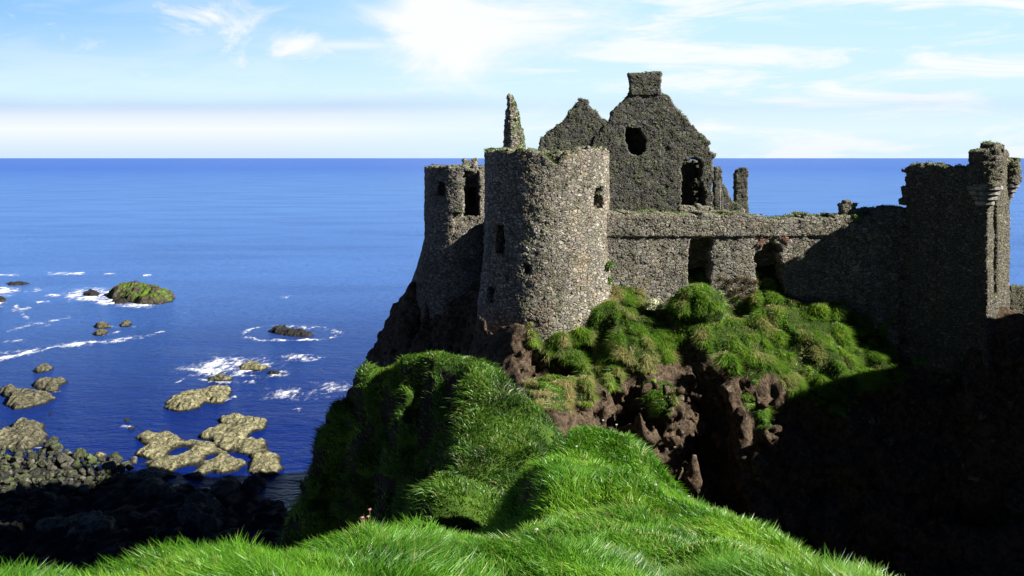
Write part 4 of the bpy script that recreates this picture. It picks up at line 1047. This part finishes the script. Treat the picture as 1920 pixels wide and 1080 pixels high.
# boulders of the beach
def boulder_mesh(seed):
    bm = bmesh.new(); bmesh.ops.create_icosphere(bm, subdivisions=3, radius=1)
    V = np.array([v.co[:] for v in bm.verts]); Fq = np.array([[v.index for v in f.verts] for f in bm.faces]); bm.free()
    r = np.random.default_rng(seed)
    # chop by random planes for facets, then roughen
    for k in range(15):
        n = r.normal(0, 1, 3); n /= np.linalg.norm(n)
        dpl = V @ n - r.uniform(.50, .82)
        V = V - np.where(dpl > 0, dpl, 0)[:, None] * n * .97
    V = V * (1 + .08 * fbm(V[:, 0], V[:, 1], V[:, 2], .6, 3, seed))[:, None] * np.array([1.1, .95, .75])
    return make_mesh('boulder', V, Fq, M_bould)
protos = [boulder_mesh(700 + k) for k in range(8)]
beach = np.array(W([(-25, 850), (30, 852), (75, 858), (95, 845), (118, 848), (150, 868), (205, 872), (245, 885), (228, 903), (160, 935), (90, 958), (0, 985), (-25, 985)]))
r = np.random.default_rng(9)
placed = []
tries = 0
while len(placed) < 280 and tries < 20000:
    tries += 1
    p = r.uniform(beach.min(0), beach.max(0))
    if poly_sd(np.array([p[0]]), np.array([p[1]]), beach)[0] > 0: continue
    s = float(np.clip(r.lognormal(-.72, .48), .25, 1.4))
    if any(math.hypot(p[0] - q[0], p[1] - q[1]) < .72 * (s + q[2]) for q in placed): continue
    placed.append((p[0], p[1], s))
for k, (x, y, s) in enumerate(placed):
    o = bpy.data.objects.new('boulder', protos[k % 8]); COL.objects.link(o)
    o.location = (x, y, .45 + .25 * s); o.scale = (s, s * r.uniform(.9, 1.2), s * r.uniform(.9, 1.2)); o.rotation_euler = (r.uniform(-.4, .4), r.uniform(-.4, .4), r.uniform(0, 6.28))
    tag(o, 'rounded grey boulder among the heaped boulders of the beach', 'boulder', 'boulders heaped on the beach')
for (u, v, s, lab) in [(98, 832, .9, 'grey boulder touching the hunched rock off the beach'), (80, 833, .7, 'smaller grey boulder squeezed beside the hunched rock'), (215, 866, 1.15, 'large smooth pale boulder at the far end of the beach'), (250, 868, .7, 'boulder in shallow water by the wide pale platform'), (150, 862, .9, 'tall pale boulder at the waterline of the beach'), (93, 843, 1.0, 'boulder topping the highest heap at the waterline')]:
    o = bpy.data.objects.new('boulder', protos[int(u) % 8]); COL.objects.link(o)
    x, y, _ = sea(u, v); o.location = (x, y, .25 * s); o.scale = (s, s, s); o.rotation_euler = (.2, .1, u)
    tag(o, lab, 'boulder')

# ------------------------------------------------------------------ foam on the water
def foam():
    us = np.arange(-70, 720, 1.3); vs = np.arange(500, 960, .8)
    U, Vv = np.meshgrid(us, vs, indexing='ij')
    Dn = CAMZ * FPX / (Vv - HOR)
    X, Y = (U - 960) * Dn / FPX, Dn
    n1 = fbm(X, Y * .5, 0 * X, 3.0, 4, 800); n2 = ridged(X, Y * .45, 0 * X, 2.2, 4, 801)
    f = np.zeros_like(U)
    def ellp(u, v, ru, rv, s=1.0):
        nonlocal f
        f = np.maximum(f, s * np.clip(1.25 - np.hypot((U - u) / ru, (Vv - v) / rv), 0, 1))
    def ring(u, v, ru, rv, w, s=1.0):
        nonlocal f
        k = np.hypot((U - u) / ru, (Vv - v) / rv) + .22 * n1
        f = np.maximum(f, s * np.clip(1 - np.abs(k - 1) / w, 0, 1))
    def line(pts, w, s=1.0):
        nonlocal f
        for (a, b), (c, d) in zip(pts[:-1], pts[1:]):
            ex, ey = c - a, d - b
            t = np.clip(((U - a) * ex + (Vv - b) * ey) / (ex * ex + ey * ey), 0, 1)
            k = np.hypot((U - a - t * ex) * .55, Vv - b - t * ey)
            f = np.maximum(f, s * np.clip(1.15 - k / w, 0, 1))
    ellp(175, 554, 62, 16, 1.2); ellp(215, 566, 40, 11, 1.2); ellp(255, 573, 48, 6, 1.0); ellp(150, 556, 35, 12, 1.0)
    ellp(5, 545, 32, 12, 1.0); ellp(-5, 570, 22, 10, .9); ellp(70, 545, 12, 6, .8); ellp(98, 554, 20, 4.5, .9); ellp(30, 545, 26, 6, .8)
    line([(92, 513), (155, 513)], 4, 1.0); line([(-30, 515), (35, 516)], 3.5, .8); line([(195, 514), (215, 514)], 2.5, .7); line([(270, 517), (283, 517)], 3, .8)
    line([(30, 575), (45, 592), (58, 605), (90, 610)], 5, .62); line([(15, 622), (60, 610), (130, 597)], 4, .6); line([(25, 582), (55, 578)], 4, .7); line([(70, 567), (90, 566)], 3, .7)
    line([(-20, 678), (40, 664), (110, 650), (180, 642), (262, 634)], 6.5, 1.0); line([(0, 662), (60, 658)], 5, .6); line([(262, 634), (305, 622)], 3.5, .5)
    line([(10, 640), (45, 639)], 4, .7); line([(210, 613), (250, 611)], 4, .6); line([(195, 630), (225, 622)], 3, .5)
    ring(545, 626, 88, 14, .2, .88); ellp(575, 615, 40, 5, .6); ellp(515, 613, 14, 5, .7)
    ellp(425, 688, 65, 24, 1.15); ellp(395, 695, 70, 14, 1.0); ellp(480, 690, 55, 22, .9); ellp(560, 672, 40, 8, .9); ring(575, 672, 26, 6, .4, .9); ellp(515, 702, 30, 8, .9); line([(375, 712), (410, 718), (475, 716)], 4, .7)
    ellp(555, 738, 85, 16, .62); ellp(620, 726, 55, 16, .58); line([(405, 755), (440, 745)], 4, .8); ellp(560, 770, 12, 7, .6); line([(330, 720), (345, 712)], 4, .5)
    ellp(345, 588, 5, 3, .6); ellp(540, 557, 20, 4, .5); ellp(95, 733, 30, 5, .5); ellp(240, 801, 16, 4, .6); line([(45, 840), (85, 842)], 3, .5)
    g = np.clip(f, 0, .95) * (.50 + .75 * n2 + .45 * n1)
    keep = g > .10
    I = np.arange(U.size).reshape(U.shape)
    ck = keep[:-1, :-1] | keep[1:, :-1] | keep[1:, 1:] | keep[:-1, 1:]
    Q = np.stack([I[:-1, :-1], I[:-1, 1:], I[1:, 1:], I[1:, :-1]], -1)[ck]
    V = np.stack([X, Y, .05 + .12 * np.clip(g, 0, 1) + 0 * X], -1).reshape(-1, 3)
    used = np.unique(Q); mp = -np.ones(len(V), int); mp[used] = np.arange(len(used))
    T = NT('white_foam')
    pos = T.n('ShaderNodeNewGeometry').outputs['Position']
    at = T.attr('foam').outputs['Fac']
    nz = T.noise(T.vmath('MULTIPLY', pos, (1.1, .5, 1)), 1, 7, .78, .8)
    al = T.mrange(T.math('ADD', at, T.math('MULTIPLY', T.math('SUBTRACT', nz.outputs[0], .5), 2.6)), .24, 1.25)
    d = T.n('ShaderNodeBsdfDiffuse', {'Color': (.82, .85, .9, 1)})
    m = T.n('ShaderNodeMixShader', {0: T.math('MULTIPLY', al, .92), 1: T.n('ShaderNodeBsdfTransparent').outputs[0], 2: d.outputs[0]})
    T.n('ShaderNodeOutputMaterial', {'Surface': m.outputs[0]})
    o = obj('foam', V[used], mp[Q][:, ::-1], T.m, attrs={'foam': g.reshape(-1)[used]})
    tag(o, 'white surf and streaks of foam around the rocks on the blue sea', 'foam', kind='stuff')
foam()

# ------------------------------------------------------------------ sky, sun, camera
def world():
    T = NT('World', True); S.world = T.m
    sky = T.n('ShaderNodeTexSky', sky_type='NISHITA', sun_disc=False, sun_elevation=SUN_EL, sun_rotation=R(90) + SUN_PHI, altitude=0, air_density=1.0, dust_density=.3, ozone_density=3.0)
    dirv = T.n('ShaderNodeTexCoord').outputs['Generated']
    sp = T.n('ShaderNodeSeparateXYZ', {0: dirv})
    x, y, z = sp.outputs
    az = T.math('DIVIDE', x, T.math('MAXIMUM', y, .05))
    el = T.math('DIVIDE', z, T.math('MAXIMUM', y, .05))
    flat = T.n('ShaderNodeCombineXYZ', {0: az, 1: el, 2: 0.0}).outputs[0]
    # wisps: noise stretched along the drift of the high cloud
    rot = T.n('ShaderNodeMapping', {'Vector': flat, 'Rotation': (0, 0, R(-11)), 'Scale': (3.2, 20, 1)}).outputs[0]
    w1 = T.noise(rot, 1.6, 6, .62, .7).outputs[0]
    w2 = T.noise(T.vmath('MULTIPLY', flat, (9, 18, 1)), 1.0, 7, .62, 1.2).outputs[0]
    def blob(u, v, ru, rv):
        a = T.math('DIVIDE', T.math('SUBTRACT', az, (u - 960) / FPX), ru / FPX)
        b = T.math('DIVIDE', T.math('SUBTRACT', el, (HOR - v) / FPX), rv / FPX)
        return T.math('POWER', 2.718, T.math('MULTIPLY', -1, T.math('ADD', T.math('MULTIPLY', a, a), T.math('MULTIPLY', b, b))))
    def add(a, b): return T.math('ADD', a, b)
    def mul(a, b): return T.math('MULTIPLY', a, b)
    W_ = CLOUD
    skyc = T.mix(1.0, sky.outputs[0], C(*SKY_TINT), 'MULTIPLY')
    # thin bright veil that pales the lowest part of the sky
    veil = T.mix(T.mrange(az, -.55, .25), C(W_ * .31, W_ * .60, W_ * .98), C(W_ * .60, W_ * .88, W_ * 1.0))
    veil = T.mix(T.mrange(el, .16, .05), veil, C(W_ * .70, W_ * .92, W_ * 1.0))
    col = T.mix(T.mrange(el, .36, .15), skyc, veil)
    big = add(blob(830, 70, 120, 110), mul(blob(1020, 40, 300, 75), .8))
    left = add(blob(400, 30, 130, 60), mul(blob(570, 90, 90, 35), .9))
    trail = mul(blob(650, 85, 130, 9), .6)
    m1 = mul(T.mrange(add(mul(big, .72), mul(T.math('SUBTRACT', add(mul(w2, .65), mul(w1, .35)), .5), 2.0)), .10, .85), .95)
    m2 = mul(T.mrange(add(mul(left, .62), mul(T.math('SUBTRACT', w2, .5), 2.3)), .22, .85), .95)
    rt = T.mrange(az, -.15, .2)
    m3 = mul(T.mrange(w1, .44, .64), add(.15, mul(rt, .75)))
    mask = T.math('MAXIMUM', T.math('MAXIMUM', m1, m2), T.math('MAXIMUM', m3, trail), clamp=True)
    mask = mul(mask, T.mrange(el, .30, .16))
    col = T.mix(mask, col, C(W_ * .99, W_ * 1.0, W_ * 1.0))
    # pale bank lying on the horizon
    eln = add(el, mul(T.math('SUBTRACT', T.noise(T.vmath('MULTIPLY', flat, (3.5, 14, 1)), 1, 5, .55).outputs[0], .5), .03))
    bank = T.mrange(eln, .070, .046)
    bankc = T.ramp(T.math('MULTIPLY', el, 14, clamp=True), [(0, (W_ * .64, W_ * .80, W_ * .98)), (.18, (W_ * .76, W_ * .86, W_)), (.40, (W_ * .94, W_ * .98, W_)), (.60, (W_ * .78, W_ * .86, W_ * .98)), (.74, (W_ * .54, W_ * .68, W_ * .94))])
    col = T.mix(mul(bank, T.mrange(az, -.25, .05, .95, .3)), col, bankc)
    bg = T.n('ShaderNodeBackground', {'Color': col, 'Strength': SKY_STR})
    T.n('ShaderNodeOutputWorld', {'Surface': bg.outputs[0]})
SKY_STR, SKY_TINT, CLOUD = .05, (.09, .13, .27), 7.2
world()

sun = bpy.data.lights.new('sun', 'SUN'); sun.energy = 5.0; sun.angle = R(.53); sun.color = (1, .95, .86)
so = bpy.data.objects.new('sun', sun); COL.objects.link(so)
from mathutils import Vector
so.rotation_euler = Vector(SUNV).to_track_quat('Z', 'Y').to_euler(); so.location = (60, -20, 80)

cam = bpy.data.cameras.new('camera'); co = bpy.data.objects.new('camera', cam); COL.objects.link(co)
co.location = (0, 0, CAMZ); co.rotation_euler = (R(90), 0, 0)
cam.sensor_width = 36; cam.lens = 35.0; cam.shift_y = -(540 - HOR) / 1920
cam.clip_start = .1; cam.clip_end = 100000
S.camera = co
S.view_settings.view_transform = 'Standard'; S.view_settings.look = 'None'
S.view_settings.exposure = 1.5; S.view_settings.gamma = 1.0
